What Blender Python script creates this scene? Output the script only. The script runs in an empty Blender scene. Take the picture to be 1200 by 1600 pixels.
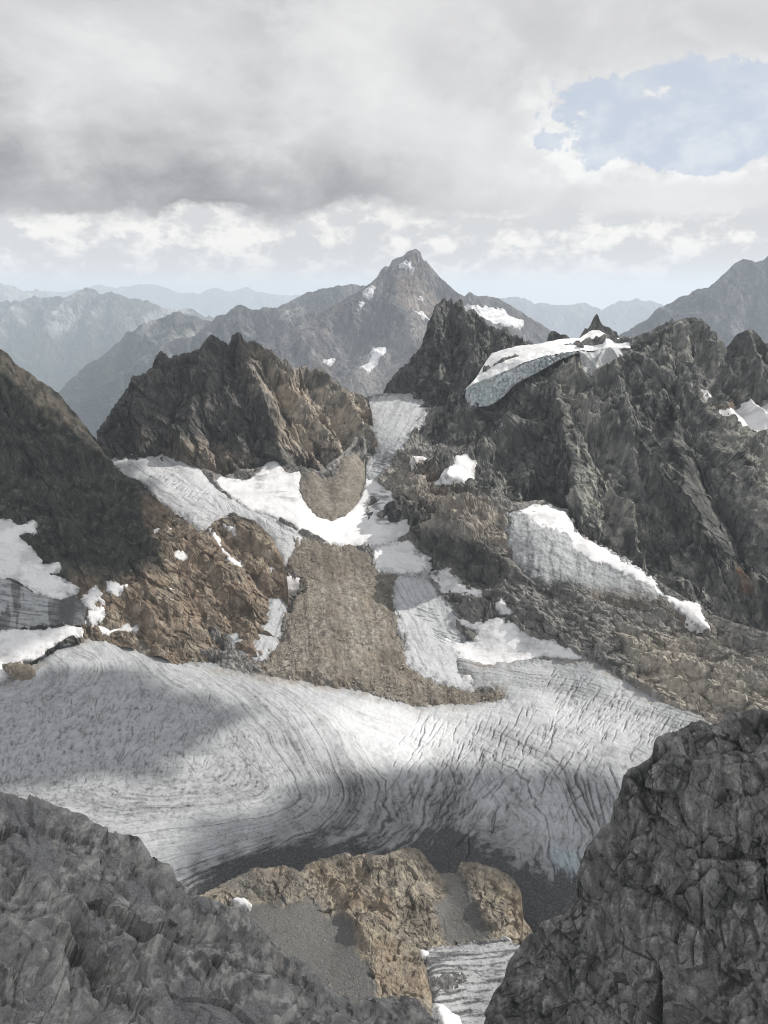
import bpy, math
import numpy as np
from mathutils import Vector

R = math.radians
scene = bpy.context.scene
col = scene.collection

# ------------------------------------------------------------------ camera
F, PITCH = 1200.0, R(16.0)          # focal length in pixels of the 1200 x 1600 picture, downward tilt
CP, SP = math.cos(PITCH), math.sin(PITCH)
cam_d = bpy.data.cameras.new('camera')
cam_d.sensor_fit = 'VERTICAL'; cam_d.sensor_height = 36.0; cam_d.lens = 36.0 * F / 1600.0
cam_d.clip_start = 1.0; cam_d.clip_end = 120000.0
cam = bpy.data.objects.new('camera', cam_d); col.objects.link(cam)
cam.location = (0, 0, 0); cam.rotation_euler = (R(90) - PITCH, 0, 0)
scene.camera = cam

# ------------------------------------------------------------------ sun, sky and air
HAZE = 2.7e-5                       # extinction of the air per metre
SUN_AZ, SUN_EL = R(80), R(42)       # to the right of the view, in front of the camera
SUN = np.array([math.sin(SUN_AZ) * math.cos(SUN_EL), math.cos(SUN_AZ) * math.cos(SUN_EL), math.sin(SUN_EL)])
sun_d = bpy.data.lights.new('sun', 'SUN'); sun_d.energy = 4.6; sun_d.angle = R(0.6); sun_d.color = (1.0, 0.95, 0.88)
sun = bpy.data.objects.new('sun', sun_d); col.objects.link(sun)
sun.rotation_euler = Vector(SUN).to_track_quat('Z', 'Y').to_euler()

scene.view_settings.view_transform = 'Standard'; scene.view_settings.look = 'None'
scene.view_settings.exposure = 0.0; scene.view_settings.gamma = 1.0
scene.view_settings.use_curve_mapping = False
cy = scene.cycles
cy.max_bounces = 5; cy.diffuse_bounces = 3; cy.glossy_bounces = 1; cy.transmission_bounces = 1
cy.volume_bounces = 1; cy.transparent_max_bounces = 6
cy.use_denoising = True; cy.filter_width = 1.1
cy.sample_clamp_indirect = 4.0

class NT:
    """small helper around a node tree"""
    def __init__(s, nt): s.nt = nt; s.n = nt.nodes; s.l = nt.links
    def add(s, t, **kw):
        nd = s.n.new(t)
        for k, v in kw.items(): setattr(nd, k, v)
        return nd
    def put(s, sock, v):
        if hasattr(v, 'is_output'): s.l.new(v, sock)
        else: sock.default_value = v
    def math(s, op, a, b=0.0, c=0.0, clamp=False):
        nd = s.add('ShaderNodeMath', operation=op, use_clamp=clamp)
        for i, v in enumerate((a, b, c)): s.put(nd.inputs[i], v)
        return nd.outputs[0]
    def smooth(s, v, a, b, lo=0.0, hi=1.0):
        nd = s.add('ShaderNodeMapRange', interpolation_type='SMOOTHSTEP')
        for i, x in enumerate((v, a, b, lo, hi)): s.put(nd.inputs[i], x)
        return nd.outputs[0]
    def lin(s, v, a, b, lo=0.0, hi=1.0):
        nd = s.add('ShaderNodeMapRange')
        for i, x in enumerate((v, a, b, lo, hi)): s.put(nd.inputs[i], x)
        return nd.outputs[0]
    def mix(s, f, a, b, blend='MIX'):
        nd = s.add('ShaderNodeMix', data_type='RGBA', blend_type=blend)
        s.put(nd.inputs[0], f)
        for sock, v in ((nd.inputs[6], a), (nd.inputs[7], b)):
            s.put(sock, v if hasattr(v, 'is_output') else (v[0], v[1], v[2], 1.0))
        return nd.outputs[2]
    def noise(s, vec, scale, detail=5.0, rough=0.55, dist=0.0):
        nd = s.add('ShaderNodeTexNoise', noise_dimensions='3D')
        s.put(nd.inputs['Vector'], vec); nd.inputs['Scale'].default_value = scale
        nd.inputs['Detail'].default_value = detail; nd.inputs['Roughness'].default_value = rough
        nd.inputs['Distortion'].default_value = dist
        return nd.outputs[0]
    def mapping(s, vec, scale=(1, 1, 1), rot=(0, 0, 0), loc=(0, 0, 0)):
        nd = s.add('ShaderNodeMapping')
        s.put(nd.inputs[0], vec); nd.inputs['Location'].default_value = loc
        nd.inputs['Rotation'].default_value = rot; nd.inputs['Scale'].default_value = scale
        return nd.outputs[0]

world = bpy.data.worlds.new('World'); scene.world = world; world.use_nodes = True
w = NT(world.node_tree); w.n.clear()
wout = w.add('ShaderNodeOutputWorld'); bg = w.add('ShaderNodeBackground'); w.l.new(bg.outputs[0], wout.inputs[0])
sky = w.add('ShaderNodeTexSky', sky_type='NISHITA'); sky.sun_disc = False
sky.sun_elevation = SUN_EL; sky.sun_rotation = SUN_AZ; sky.altitude = 3000; sky.dust_density = 2.0
tc = w.add('ShaderNodeTexCoord'); D = tc.outputs['Generated']
sep = w.add('ShaderNodeSeparateXYZ'); w.l.new(D, sep.inputs[0])
el = w.math('ARCSINE', sep.outputs[2])                                    # elevation and azimuth of the sky direction
az = w.math('ARCTAN2', sep.outputs[0], sep.outputs[1])
ez = w.math('MAXIMUM', w.math('ADD', sep.outputs[2], 0.10), 0.02)         # cloud-deck projection
comb = w.add('ShaderNodeCombineXYZ')
w.put(comb.inputs[0], w.math('DIVIDE', sep.outputs[0], ez)); w.put(comb.inputs[1], w.math('DIVIDE', sep.outputs[1], ez))
deck = comb.outputs[0]
def wn(vec, scale, detail, rough=0.5, dist=0.0): return w.noise(vec, scale, detail, rough, dist)
flat = w.mapping(D, scale=(1, 1, 1.7))
n_big = wn(w.mapping(flat, loc=(3.1, 1.7, 0.4)), 3.0, 3, 0.5, 0.3)
n_mid = wn(w.mapping(flat, loc=(0.4, 7.7, 2.4)), 8.0, 8, 0.6, 0.15)
n_puf = wn(w.mapping(D, scale=(1, 1, 1.6), loc=(5.1, 2.2, 1.4)), 20.0, 8, 0.6, 0.1)
# warped elevation / azimuth so that cloud borders are ragged
elw = w.math('ADD', el, w.math('MULTIPLY', w.math('SUBTRACT', n_mid, 0.5), 0.10))
elw = w.math('ADD', elw, w.math('MULTIPLY', w.math('SUBTRACT', n_puf, 0.5), 0.035))
azw = w.math('ADD', az, w.math('MULTIPLY', w.math('SUBTRACT', n_big, 0.5), 0.25))
azw = w.math('ADD', azw, w.math('MULTIPLY', w.math('SUBTRACT', n_puf, 0.5), 0.09))
# grey of the cloud deck: soft billows
n_soft = wn(w.mapping(D, scale=(1, 1, 1.5), loc=(1.3, 4.7, 0.9)), 4.2, 5, 0.5, 0.5)
base = w.mix(w.smooth(n_soft, 0.30, 0.70), (0.56, 0.56, 0.572), (0.82, 0.82, 0.82))
base = w.mix(w.math('MULTIPLY', w.smooth(n_mid, 0.48, 0.66), 0.40), base, (0.90, 0.90, 0.895))
base = w.mix(w.math('MULTIPLY', w.smooth(n_mid, 0.46, 0.32), 0.22), base, (0.42, 0.42, 0.43))
base = w.mix(w.math('MULTIPLY', w.smooth(az, -0.10, 0.35), 0.35), base, (0.82, 0.82, 0.822))
# the heavy dark belly low on the left
belly = w.math('MULTIPLY', w.smooth(elw, 0.070, 0.092), w.smooth(elw, 0.24, 0.10))
belly = w.math('MULTIPLY', belly, w.smooth(azw, 0.16, -0.20))
base = w.mix(w.math('MULTIPLY', belly, w.lin(n_mid, 0.3, 0.68, 1.0, 0.30)), base, (0.29, 0.29, 0.302))
# pale bank under the deck, with small sunlit puffs, down to the hazy horizon
low = w.smooth(elw, 0.094, 0.072)
puff = w.mix(w.smooth(n_puf, 0.45, 0.60), (0.68, 0.685, 0.69), (0.97, 0.95, 0.91))
base = w.mix(low, base, puff)
# blue gap on the right with bright billowing edges
gb = w.math('MULTIPLY', w.smooth(az, 0.13, 0.26), w.smooth(az, 0.72, 0.50))
gb = w.math('MULTIPLY', gb, w.math('MULTIPLY', w.smooth(el, 0.105, 0.165), w.smooth(el, 0.275, 0.200)))
n_bil = wn(w.mapping(D, scale=(1, 1, 1.25), loc=(2.7, 3.1, 0.2)), 11.0, 8, 0.6, 0.25)
gw = w.smooth(gb, 0.0, 0.35)
gv = w.math('ADD', gb, w.math('MULTIPLY', w.math('SUBTRACT', n_bil, 0.5), w.math('MULTIPLY', gw, 3.4)))
gap = w.math('MULTIPLY', w.smooth(gv, 0.44, 0.60), w.lin(n_puf, 0.40, 0.66, 1.0, 0.62))
rim = w.math('MULTIPLY', w.smooth(gv, -0.15, 0.35), w.math('MULTIPLY', w.smooth(el, 0.28, 0.17), w.smooth(gb, 0.0, 0.12)))
rim = w.math('MULTIPLY', rim, w.smooth(el, 0.085, 0.13))
base = w.mix(w.math('MULTIPLY', rim, w.lin(n_puf, 0.3, 0.6, 0.7, 1.0)), base, w.mix(w.smooth(n_puf, 0.35, 0.6), (0.78, 0.78, 0.785), (0.96, 0.96, 0.95)))
skyc = w.mix(1.0, sky.outputs[0], (0.10, 0.10, 0.10), 'MULTIPLY')
base = w.mix(w.math('MULTIPLY', gap, 0.92), base, w.mix(0.88, skyc, (0.61, 0.68, 0.785)))
base = w.mix(w.smooth(el, 0.060, -0.01), base, (0.76, 0.77, 0.78))         # haze at and below the horizon
w.put(bg.inputs[0], base); bg.inputs[1].default_value = 1.0

# ------------------------------------------------------------------ numpy noise
f4 = np.float32
_rng = np.random.RandomState(7)
_perm = _rng.permutation(256).astype(np.int32); _perm = np.concatenate([_perm, _perm, _perm])
_g = _rng.normal(size=(256, 3)); _g = (_g / np.linalg.norm(_g, axis=1)[:, None]).astype(f4)

from concurrent.futures import ThreadPoolExecutor
_pool = ThreadPoolExecutor(4)
def chunked(fn, p, n=12000):
    """run a point function in cache-sized pieces on all cores"""
    if len(p) <= n: return fn(p)
    parts = list(_pool.map(fn, [p[i:i + n] for i in range(0, len(p), n)]))
    if isinstance(parts[0], tuple): return tuple(np.concatenate(k) for k in zip(*parts))
    return np.concatenate(parts)

def perlin(p, seed=0):
    p = p.astype(f4) + f4(seed * 17.31)
    i = np.floor(p); fr = p - i; i = i.astype(np.int32) & 255
    u = fr * fr * fr * (fr * (fr * 6 - 15) + 10)
    out = None
    for dx in (0, 1):
        a = _perm[i[:, 0] + dx]
        wx = u[:, 0] if dx else 1 - u[:, 0]
        for dy in (0, 1):
            b = _perm[a + i[:, 1] + dy]
            wy = wx * (u[:, 1] if dy else 1 - u[:, 1])
            for dz in (0, 1):
                g = _g[_perm[b + i[:, 2] + dz]]
                v = g[:, 0] * (fr[:, 0] - dx) + g[:, 1] * (fr[:, 1] - dy) + g[:, 2] * (fr[:, 2] - dz)
                v *= wy * (u[:, 2] if dz else 1 - u[:, 2])
                out = v if out is None else out + v
    return out * f4(1.6)

def fbm(p, size, octaves=4, gain=0.5, seed=0, ridged=False):
    """size = wavelength in metres (scalar or xyz)"""
    return chunked(lambda c: _fbm(c, size, octaves, gain, seed, ridged), np.asarray(p, f4))
def _fbm(p, size, octaves, gain, seed, ridged):
    q = p / np.asarray(size, f4); tot = np.zeros(len(p), f4); amp = 1.0; wgt = None
    for o in range(octaves):
        n = perlin(q, seed + o * 3)
        if ridged:
            n = 1 - np.abs(n) * 1.6; n = n * n
            n = n if wgt is None else n * np.clip(wgt * 1.6, 0, 1)
            wgt = n; n = n - 0.45
        tot += n * f4(amp); q = q * f4(2.03); amp *= gain
    return tot

def facets(p, size, seed=0, tilt=1.0):
    """broken rock: every Voronoi cell is its own tilted facet; returns offset (in cell units) and closeness to a crack"""
    return chunked(lambda c: _facets(c, size, seed, tilt), p)
def _facets(p, size, seed, tilt):
    q = (p / np.asarray(size, f4)).astype(f4) + f4(seed * 11.7)
    i = np.floor(q - f4(0.5)).astype(np.int32)
    best = np.full(len(q), 9.0, f4); second = best.copy(); off = np.zeros(len(q), f4)
    for dx in (0, 1):
        for dy in (0, 1):
            for dz in (0, 1):
                c = i + np.array([dx, dy, dz], np.int32)
                h = _perm[_perm[_perm[c[:, 0] & 255] + (c[:, 1] & 255)] + (c[:, 2] & 255)]
                r = _g[h]
                dv = q - (c.astype(f4) + f4(0.5) + r * f4(0.40))
                d = np.einsum('ij,ij->i', dv, dv)
                t = _g[(h * 7 + 13) & 255]
                o = np.einsum('ij,ij->i', dv, t) * tilt + t[:, 0] * 0.35
                m = d < best
                second = np.where(m, best, np.minimum(second, d))
                off = np.where(m, o, off); best = np.where(m, d, best)
    return off, np.clip(1 - (np.sqrt(second) - np.sqrt(best)) * 5, 0, 1)

def sstep(x, a, b):
    t = np.clip((x - a) / (b - a), 0, 1); return t * t * (3 - 2 * t)

# ------------------------------------------------------------------ picture directions to places
def slope(py):
    b = (800 - py) / F
    return (-SP + b * CP) / (CP + b * SP)          # z / y along the line of sight
def place(px, py, Y):
    b = (800 - py) / F; k = CP + b * SP
    return np.stack([(px - 600) / F / k * Y, Y + 0 * px, (-SP + b * CP) / k * Y], -1).astype(f4)
def Z(px, py, z): return (px, py, z / slope(py))

class Depth:
    """smooth ground (thin-plate through surveyed points) given as distance north of the camera"""
    def __init__(s, pts):
        a = np.array(pts, float); s.c = a[:, :2] / 500.0; n = len(a)
        K = s.k(s.c, s.c) + np.eye(n) * 1e-4; P = np.c_[np.ones(n), s.c]
        A = np.zeros((n + 3, n + 3)); A[:n, :n] = K; A[:n, n:] = P; A[n:, :n] = P.T
        s.w = np.linalg.solve(A, np.r_[1000.0 / a[:, 2], 0, 0, 0])
    @staticmethod
    def k(a, b):
        d = ((a[:, None] - b[None]) ** 2).sum(-1); return 0.5 * d * np.log(d + 1e-9)
    def __call__(s, px, py):
        sh = px.shape; q = np.c_[px.ravel(), py.ravel()] / 500.0; out = np.empty(len(q))
        out = chunked(lambda b: s.k(b.astype(f4), s.c.astype(f4)).astype(float) @ s.w[:-3] + s.w[-3] + b @ s.w[-2:], q, 6000)
        return (1000.0 / np.maximum(out, 0.005)).reshape(sh)

def poly_sd(px, py, poly):
    """signed distance in picture units, positive inside"""
    q = np.c_[px.ravel(), py.ravel()]
    return chunked(lambda c: _poly_sd(c, poly), q).reshape(px.shape)
def _poly_sd(q, poly):
    x, y = q[:, 0].copy(), q[:, 1].copy(); P = np.array(poly, float); Q = np.roll(P, -1, 0)
    best = np.full(x.shape, 1e9); ins = np.zeros(x.shape, bool)
    for (x0, y0), (x1, y1) in zip(P, Q):
        ex, ey = x1 - x0, y1 - y0; l = ex * ex + ey * ey + 1e-9
        t = np.clip(((x - x0) * ex + (y - y0) * ey) / l, 0, 1)
        best = np.minimum(best, (x - x0 - t * ex) ** 2 + (y - y0 - t * ey) ** 2)
        if y0 != y1:
            c = ((y0 > y) != (y1 > y)) & (x < ex * (y - y0) / (y1 - y0) + x0); ins ^= c
    return np.sqrt(best) * np.where(ins, 1, -1)

def line_d(px, py, pts):
    if px.ndim == 1 and len(px) > 12000: return chunked(lambda c: line_d(c[:, 0].copy(), c[:, 1].copy(), pts), np.c_[px, py].astype(f4))
    P = np.array(pts, float); best = np.full(px.shape, 1e9)
    for (x0, y0), (x1, y1) in zip(P[:-1], P[1:]):
        ex, ey = x1 - x0, y1 - y0; l = ex * ex + ey * ey + 1e-9
        t = np.clip(((px - x0) * ex + (py - y0) * ey) / l, 0, 1)
        best = np.minimum(best, (px - x0 - t * ex) ** 2 + (py - y0 - t * ey) ** 2)
    return np.sqrt(best)

def normals(G):
    du = np.gradient(G, axis=1); dv = np.gradient(G, axis=0)
    n = np.cross(du, dv); n /= np.linalg.norm(n, axis=2, keepdims=True) + 1e-9
    n *= np.where((n * G).sum(-1, keepdims=True) > 0, -1, 1)
    return n.astype(f4)

# ------------------------------------------------------------------ mesh building
def tag(o, label=None, cat=None, group=None, kind=None):
    for k, v in (('label', label), ('category', cat), ('group', group), ('kind', kind)):
        if v: o[k] = v
    return o

def mesh_obj(name, verts, quads, mat, smooth=False, mask=None, parent=None):
    me = bpy.data.meshes.new(name)
    v = np.ascontiguousarray(verts, f4); q = np.ascontiguousarray(quads, np.int32)
    k = q.shape[1]
    me.vertices.add(len(v)); me.vertices.foreach_set('co', v.ravel())
    me.loops.add(q.size); me.loops.foreach_set('vertex_index', q.ravel())
    me.polygons.add(len(q)); me.polygons.foreach_set('loop_start', np.arange(0, q.size, k, dtype=np.int32))
    me.polygons.foreach_set('loop_total', np.full(len(q), k, np.int32))
    me.polygons.foreach_set('use_smooth', np.full(len(q), smooth))
    if mask is not None:
        a = me.attributes.new('mask', 'FLOAT_COLOR', 'POINT')
        a.data.foreach_set('color', np.ascontiguousarray(mask, f4).ravel())
    me.update(calc_edges=True); me.validate()
    me.materials.append(mat)
    o = bpy.data.objects.new(name, me); col.objects.link(o)
    if parent is not None: o.parent = parent
    return o

def grid_quads(nr, nc, keep=None):
    i = np.arange(nr * nc).reshape(nr, nc)
    q = np.stack([i[:-1, :-1], i[1:, :-1], i[1:, 1:], i[:-1, 1:]], -1).reshape(-1, 4)
    if keep is not None:
        q = q[keep.ravel()[q].any(1)]
    return q

def compact(verts, quads, mask):
    u, inv = np.unique(quads, return_inverse=True)
    return verts[u], inv.reshape(quads.shape).astype(np.int32), (mask[u] if mask is not None else None)

Q = 1.17          # overall mesh fineness

def xaxis(a, b, step):
    """columns: fine where the valley is in view, coarse further out to the sides"""
    out = []
    for lo, hi, k in ((a, min(b, -25), 5), (max(a, -25), min(b, 1225), 1), (max(a, 1225), b, 5)):
        if hi > lo: out.append(np.linspace(lo, hi, max(2, int(round((hi - lo) / (step * k))) + 1)))
    return np.unique(np.concatenate(out))

class Sheet:
    """a mountain side: rows from its skyline down to its foot, plus the far side behind the skyline"""
    def __init__(s, name, crest, base, depth, step, mat, disp, masks=None, covers=(), back=(60.0, 1.0, 8),
                 smooth=False, crest_noise=(3.0, 20.0), parent=None, crest_keep=(0.35, 22.0)):
        step = step * Q
        C = np.array(crest, float); B = np.array(base, float)
        x = xaxis(C[0, 0], C[-1, 0], step)
        cr = np.interp(x, C[:, 0], C[:, 1]); ba = np.interp(x, B[:, 0], B[:, 1])
        a, wl = crest_noise
        if a > 0:
            cr = cr + fbm(np.c_[x, x * 0 + 3.3, x * 0 + len(name)], wl, 4, 0.6, 5) * a
        ba = np.maximum(ba, cr + 2)
        hgt = (ba - cr)[(x > -25) & (x < 1225)]; nv = int((0.5 * hgt.max() + 0.5 * hgt.mean()) / step) + 2
        t = np.linspace(0, 1, nv)[:, None]
        px = np.repeat(x[None], nv, 0); py = cr[None] + (ba - cr)[None] * t
        depth = depth if callable(depth) else Depth(depth)
        s.depth = depth
        P = place(px, py, depth(px, py)); N = normals(P)
        pf = P.reshape(-1, 3)
        d = disp(pf, px.ravel(), py.ravel()).reshape(px.shape)
        d = d * (crest_keep[0] + (1 - crest_keep[0]) * sstep(py - cr[None], 0, crest_keep[1]))
        low = np.zeros(px.shape); hide = np.zeros(px.shape, bool)
        if hasattr(disp, 'low') and any(c[2] < 2 for c in covers): lowd = disp.low(pf, px.ravel(), py.ravel()).reshape(px.shape)
        for poly, grow, sink in covers:                       # ground is smoother and lower under ice and snow
            sd = poly_sd(px, py, poly); m = sstep(sd, -1.5, grow * 2.6) if sink < 2 else sstep(sd, -grow * 0.7, grow * 1.2); hide |= sd > 20
            if sink < 2: d = lowd + (d - lowd) * (1 - m * 0.93)  # thin snow drapes the relief
            else: d = d * (1 - m * 0.97)
            low = np.maximum(low, m * sink)
        G = P + N * (d - low)[..., None]
        if masks is not None: M = masks(pf, px.ravel(), py.ravel()).reshape(nv, len(x), 4)
        else: M = np.zeros((nv, len(x), 4))
        # far side
        length, fall, nb = back
        hd = P[0] * np.array([1, 1, 0]); hd /= np.linalg.norm(hd, axis=1, keepdims=True)
        rows = []
        for k in range(nb, 0, -1):
            u = (k / nb) ** 1.6 * length
            r = G[0] + hd * u + np.array([0, 0, -fall]) * u
            r = r + fbm(r.astype(f4), length * 0.5, 3, 0.5, 9)[:, None] * np.array([0, 0, 0.1]) * u
            rows.append(r)
        V = np.concatenate([np.array(rows), G], 0)
        M = np.concatenate([np.repeat(M[:1], nb, 0), M], 0)
        keep = np.concatenate([np.ones((nb, len(x)), bool), ~hide], 0)
        v, q, m4 = compact(V.reshape(-1, 3), grid_quads(V.shape[0], V.shape[1], keep), M.reshape(-1, 4))
        s.obj = mesh_obj(name, v, q, mat, smooth, m4, parent)

def patch(name, depth, poly, step, mat, thick=4.0, edge=5.0, disp=None, masks=None, ragged=(2.0, 14.0), smooth=True,
          lift=0.0, parent=None, seed=1, plunge=0.8, ground=None, under=None):
    """ice, snow or debris lying on the ground `depth`, thinning out to its traced outline"""
    step = step * Q
    A = np.array(poly, float); lo = A.min(0) - 6; hi = A.max(0) + 6
    px, py = np.meshgrid(xaxis(lo[0], hi[0], step), np.arange(lo[1], hi[1] + step, step))
    sd = poly_sd(px, py, poly)
    if ragged[0] > 0:
        w3 = np.c_[px.ravel(), py.ravel(), np.full(px.size, seed * 3.7)]
        sd = sd + fbm(w3, ragged[1], 5, 0.66, seed).reshape(px.shape) * ragged[0] - ragged[0] * 0.25
    P = place(px, py, depth(px, py)); N = normals(P); pf = P.reshape(-1, 3)
    prof = np.where(sd > 0, thick * (1 - np.exp(-np.maximum(sd, 0) / edge)), np.maximum(sd, -6) * plunge) + lift
    if under is not None:
        su = poly_sd(px, py, under[0]); prof = prof + np.maximum(under[1] * (1 - np.exp(-np.maximum(su, 0) / under[2])), 0)
    if ground is not None: prof = prof + ground(pf, px.ravel(), py.ravel()).reshape(px.shape)
    if disp is not None:
        prof = prof + disp(pf, px.ravel(), py.ravel()).reshape(px.shape) * sstep(sd, -1, edge)
    G = P + N * prof[..., None]
    M = masks(pf, px.ravel(), py.ravel(), sd.ravel()) if masks is not None else np.zeros((px.size, 4))
    q = grid_quads(px.shape[0], px.shape[1], sd > -4.0)
    v, q, M = compact(G.reshape(-1, 3), q, M)
    return mesh_obj(name, v, q, mat, smooth, M, parent)

# ------------------------------------------------------------------ materials
def new_mat(name):
    m = bpy.data.materials.new(name); m.use_nodes = True
    t = NT(m.node_tree); t.n.clear()
    out = t.add('ShaderNodeOutputMaterial'); b = t.add('ShaderNodeBsdfPrincipled'); t.l.new(b.outputs[0], out.inputs[0])
    b.inputs['Roughness'].default_value = 0.92; b.inputs['Specular IOR Level'].default_value = 0.2
    co = t.add('ShaderNodeTexCoord').outputs['Object']
    at = t.add('ShaderNodeAttribute', attribute_name='mask')
    sp = t.add('ShaderNodeSeparateColor'); t.l.new(at.outputs['Color'], sp.inputs[0])
    return m, t, b, co, (sp.outputs[0], sp.outputs[1], sp.outputs[2], at.outputs['Alpha'])

def rock_mat(name, dark, mid, light, L, rust=(0.20, 0.105, 0.055), scree=(0.19, 0.165, 0.135), pale=(0.26, 0.25, 0.19),
             bump=0.7, streak=(1, 1, 0.25), srot=(0.3, 0.5, 0.0), grainy=0.32):
    m, t, b, co, (mr, mg, mb, ma) = new_mat(name)
    n1 = t.noise(co, 1 / L, 4, 0.6, 0.3)
    n2 = t.noise(t.mapping(co, scale=streak, rot=srot), 6 / L, 4, 0.68, 0.25)
    n3 = t.noise(co, 30 / L, 4, 0.75)
    c = t.mix(t.smooth(n1, 0.34, 0.6), dark, mid)
    c = t.mix(t.smooth(n2, 0.50, 0.68), c, light)
    c = t.mix(t.smooth(n2, 0.46, 0.32), c, tuple(x * 0.55 for x in dark))
    rr = t.math('MULTIPLY', mr, t.smooth(t.math('ADD', n2, t.math('MULTIPLY', n1, 0.5)), 0.5, 0.9, 0.45, 1.0))
    c = t.mix(rr, c, t.mix(n3, tuple(x * 0.7 for x in rust), tuple(min(1, x * 1.45) for x in rust)))
    pp = t.math('MULTIPLY', mb, t.smooth(n2, 0.34, 0.62, 0.35, 1.0))
    c = t.mix(pp, c, pale)
    sc = t.mix(t.smooth(n3, 0.35, 0.65), tuple(x * 0.75 for x in scree), tuple(x * 1.2 for x in scree))
    c = t.mix(mg, c, sc)
    c = t.mix(t.math('MULTIPLY', ma, 0.6), c, tuple(x * 0.5 for x in dark))
    v = t.lin(n3, 0.28, 0.72, 1 - grainy, 1 + grainy)
    vv = t.add('ShaderNodeCombineColor')
    for i in range(3): t.put(vv.inputs[i], v)
    c = t.mix(1.0, c, vv.outputs[0], 'MULTIPLY')
    t.put(b.inputs['Base Color'], c)
    bp = t.add('ShaderNodeBump'); bp.inputs['Strength'].default_value = bump; bp.inputs['Distance'].default_value = L / 22
    h = t.math('ADD', t.noise(co, 14 / L, 5, 0.7), t.math('MULTIPLY', n2, 0.7))
    t.put(bp.inputs['Height'], h); t.l.new(bp.outputs[0], b.inputs['Normal'])
    return m

def ice_mat(name, clean=(0.47, 0.485, 0.50), dirt=(0.042, 0.042, 0.044), snow=(0.84, 0.85, 0.87), silt=(0.27, 0.22, 0.16), L=20.0, bump=0.5, grime=0.35,
            blue=(0.42, 0.60, 0.66)):
    """mask: R dirt, G fresh snow, B blue ice, A brown silt"""
    m, t, b, co, (mr, mg, mb, ma) = new_mat(name)
    b.inputs['Roughness'].default_value = 0.7
    n1 = t.noise(co, 1 / L, 4, 0.6, 0.2); n2 = t.noise(co, 9 / L, 3, 0.7)
    c = t.mix(t.math('MULTIPLY', t.smooth(n1, 0.42, 0.7), grime), clean, tuple(x * 0.55 for x in clean))
    c = t.mix(t.math('MULTIPLY', mb, t.lin(n1, 0.3, 0.7, 0.5, 1.0)), c, blue)
    c = t.mix(mg, c, t.mix(t.math('MULTIPLY', t.smooth(n1, 0.5, 0.75), 0.25), snow, tuple(x * 0.8 for x in snow)))
    dr = t.math('MULTIPLY', mr, t.lin(n2, 0.3, 0.7, 0.85, 1.12), clamp=True)
    c = t.mix(dr, c, dirt)
    c = t.mix(t.math('MULTIPLY', ma, t.lin(n2, 0.3, 0.7, 0.6, 1.0)), c, silt)
    t.put(b.inputs['Base Color'], c)
    bp = t.add('ShaderNodeBump'); bp.inputs['Strength'].default_value = bump; bp.inputs['Distance'].default_value = L / 18
    t.put(bp.inputs['Height'], t.noise(co, 6 / L, 5, 0.65)); t.l.new(bp.outputs[0], b.inputs['Normal'])
    return m

M_far = rock_mat('far_rock', (0.040, 0.046, 0.044), (0.075, 0.080, 0.077), (0.16, 0.16, 0.155), 1300, pale=(0.34, 0.335, 0.315), scree=(0.030, 0.042, 0.028), bump=0.8, grainy=0.2)
M_pyr = rock_mat('pyramid_rock', (0.058, 0.058, 0.059), (0.105, 0.101, 0.099), (0.21, 0.20, 0.19), 620, rust=(0.24, 0.17, 0.13), pale=(0.36, 0.34, 0.31), scree=(0.22, 0.20, 0.18), bump=1.0)
M_wall = rock_mat('dark_wall_rock', (0.055, 0.057, 0.056), (0.13, 0.132, 0.125), (0.28, 0.278, 0.25), 110, pale=(0.33, 0.325, 0.285), bump=0.4, grainy=0.25)
M_left = rock_mat('dark_slope_rock', (0.030, 0.032, 0.028), (0.056, 0.058, 0.051), (0.11, 0.11, 0.096), 90, rust=(0.225, 0.172, 0.128), pale=(0.33, 0.29, 0.235), bump=0.4, grainy=0.25)
M_tan = rock_mat('tan_peak_rock', (0.075, 0.075, 0.072), (0.14, 0.136, 0.128), (0.27, 0.255, 0.23), 100, rust=(0.245, 0.195, 0.15), pale=(0.42, 0.37, 0.30), bump=0.4, grainy=0.25)
M_bench = rock_mat('bench_rock', (0.105, 0.103, 0.098), (0.195, 0.19, 0.18), (0.32, 0.31, 0.29), 60, rust=(0.25, 0.21, 0.165), pale=(0.44, 0.405, 0.345), scree=(0.22, 0.213, 0.20), bump=0.45, grainy=0.22)
M_outc = rock_mat('rusty_outcrop_rock', (0.115, 0.104, 0.088), (0.205, 0.185, 0.155), (0.33, 0.295, 0.235), 40, rust=(0.235, 0.185, 0.135), pale=(0.38, 0.335, 0.26), scree=(0.125, 0.124, 0.120), bump=0.4, grainy=0.25)  # scree tone lowered to hold the cloud shade lying over it
M_fl = rock_mat('grey_slab_rock', (0.125, 0.125, 0.124), (0.235, 0.233, 0.228), (0.37, 0.365, 0.355), 36, rust=(0.19, 0.15, 0.10), pale=(0.46, 0.45, 0.43), scree=(0.20, 0.20, 0.204), bump=0.25, grainy=0.2, streak=(1, 0.35, 1), srot=(0.2, 0.0, 0.7))
M_fr = rock_mat('black_cliff_rock', (0.09, 0.09, 0.088), (0.185, 0.184, 0.180), (0.33, 0.327, 0.318), 34, pale=(0.30, 0.293, 0.28), scree=(0.17, 0.168, 0.162), bump=0.3, grainy=0.22)
M_mor = rock_mat('moraine_rubble', (0.15, 0.138, 0.118), (0.22, 0.202, 0.172), (0.34, 0.315, 0.275), 45, rust=(0.21, 0.175, 0.13), pale=(0.42, 0.38, 0.32), scree=(0.115, 0.10, 0.082), bump=0.6, grainy=0.25, streak=(1, 1, 1))
M_ice = ice_mat('glacier_ice')
M_snow = ice_mat('old_snow', clean=(0.72, 0.72, 0.73), snow=(0.80, 0.80, 0.81), L=25, bump=0.35, grime=0.3)
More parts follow.
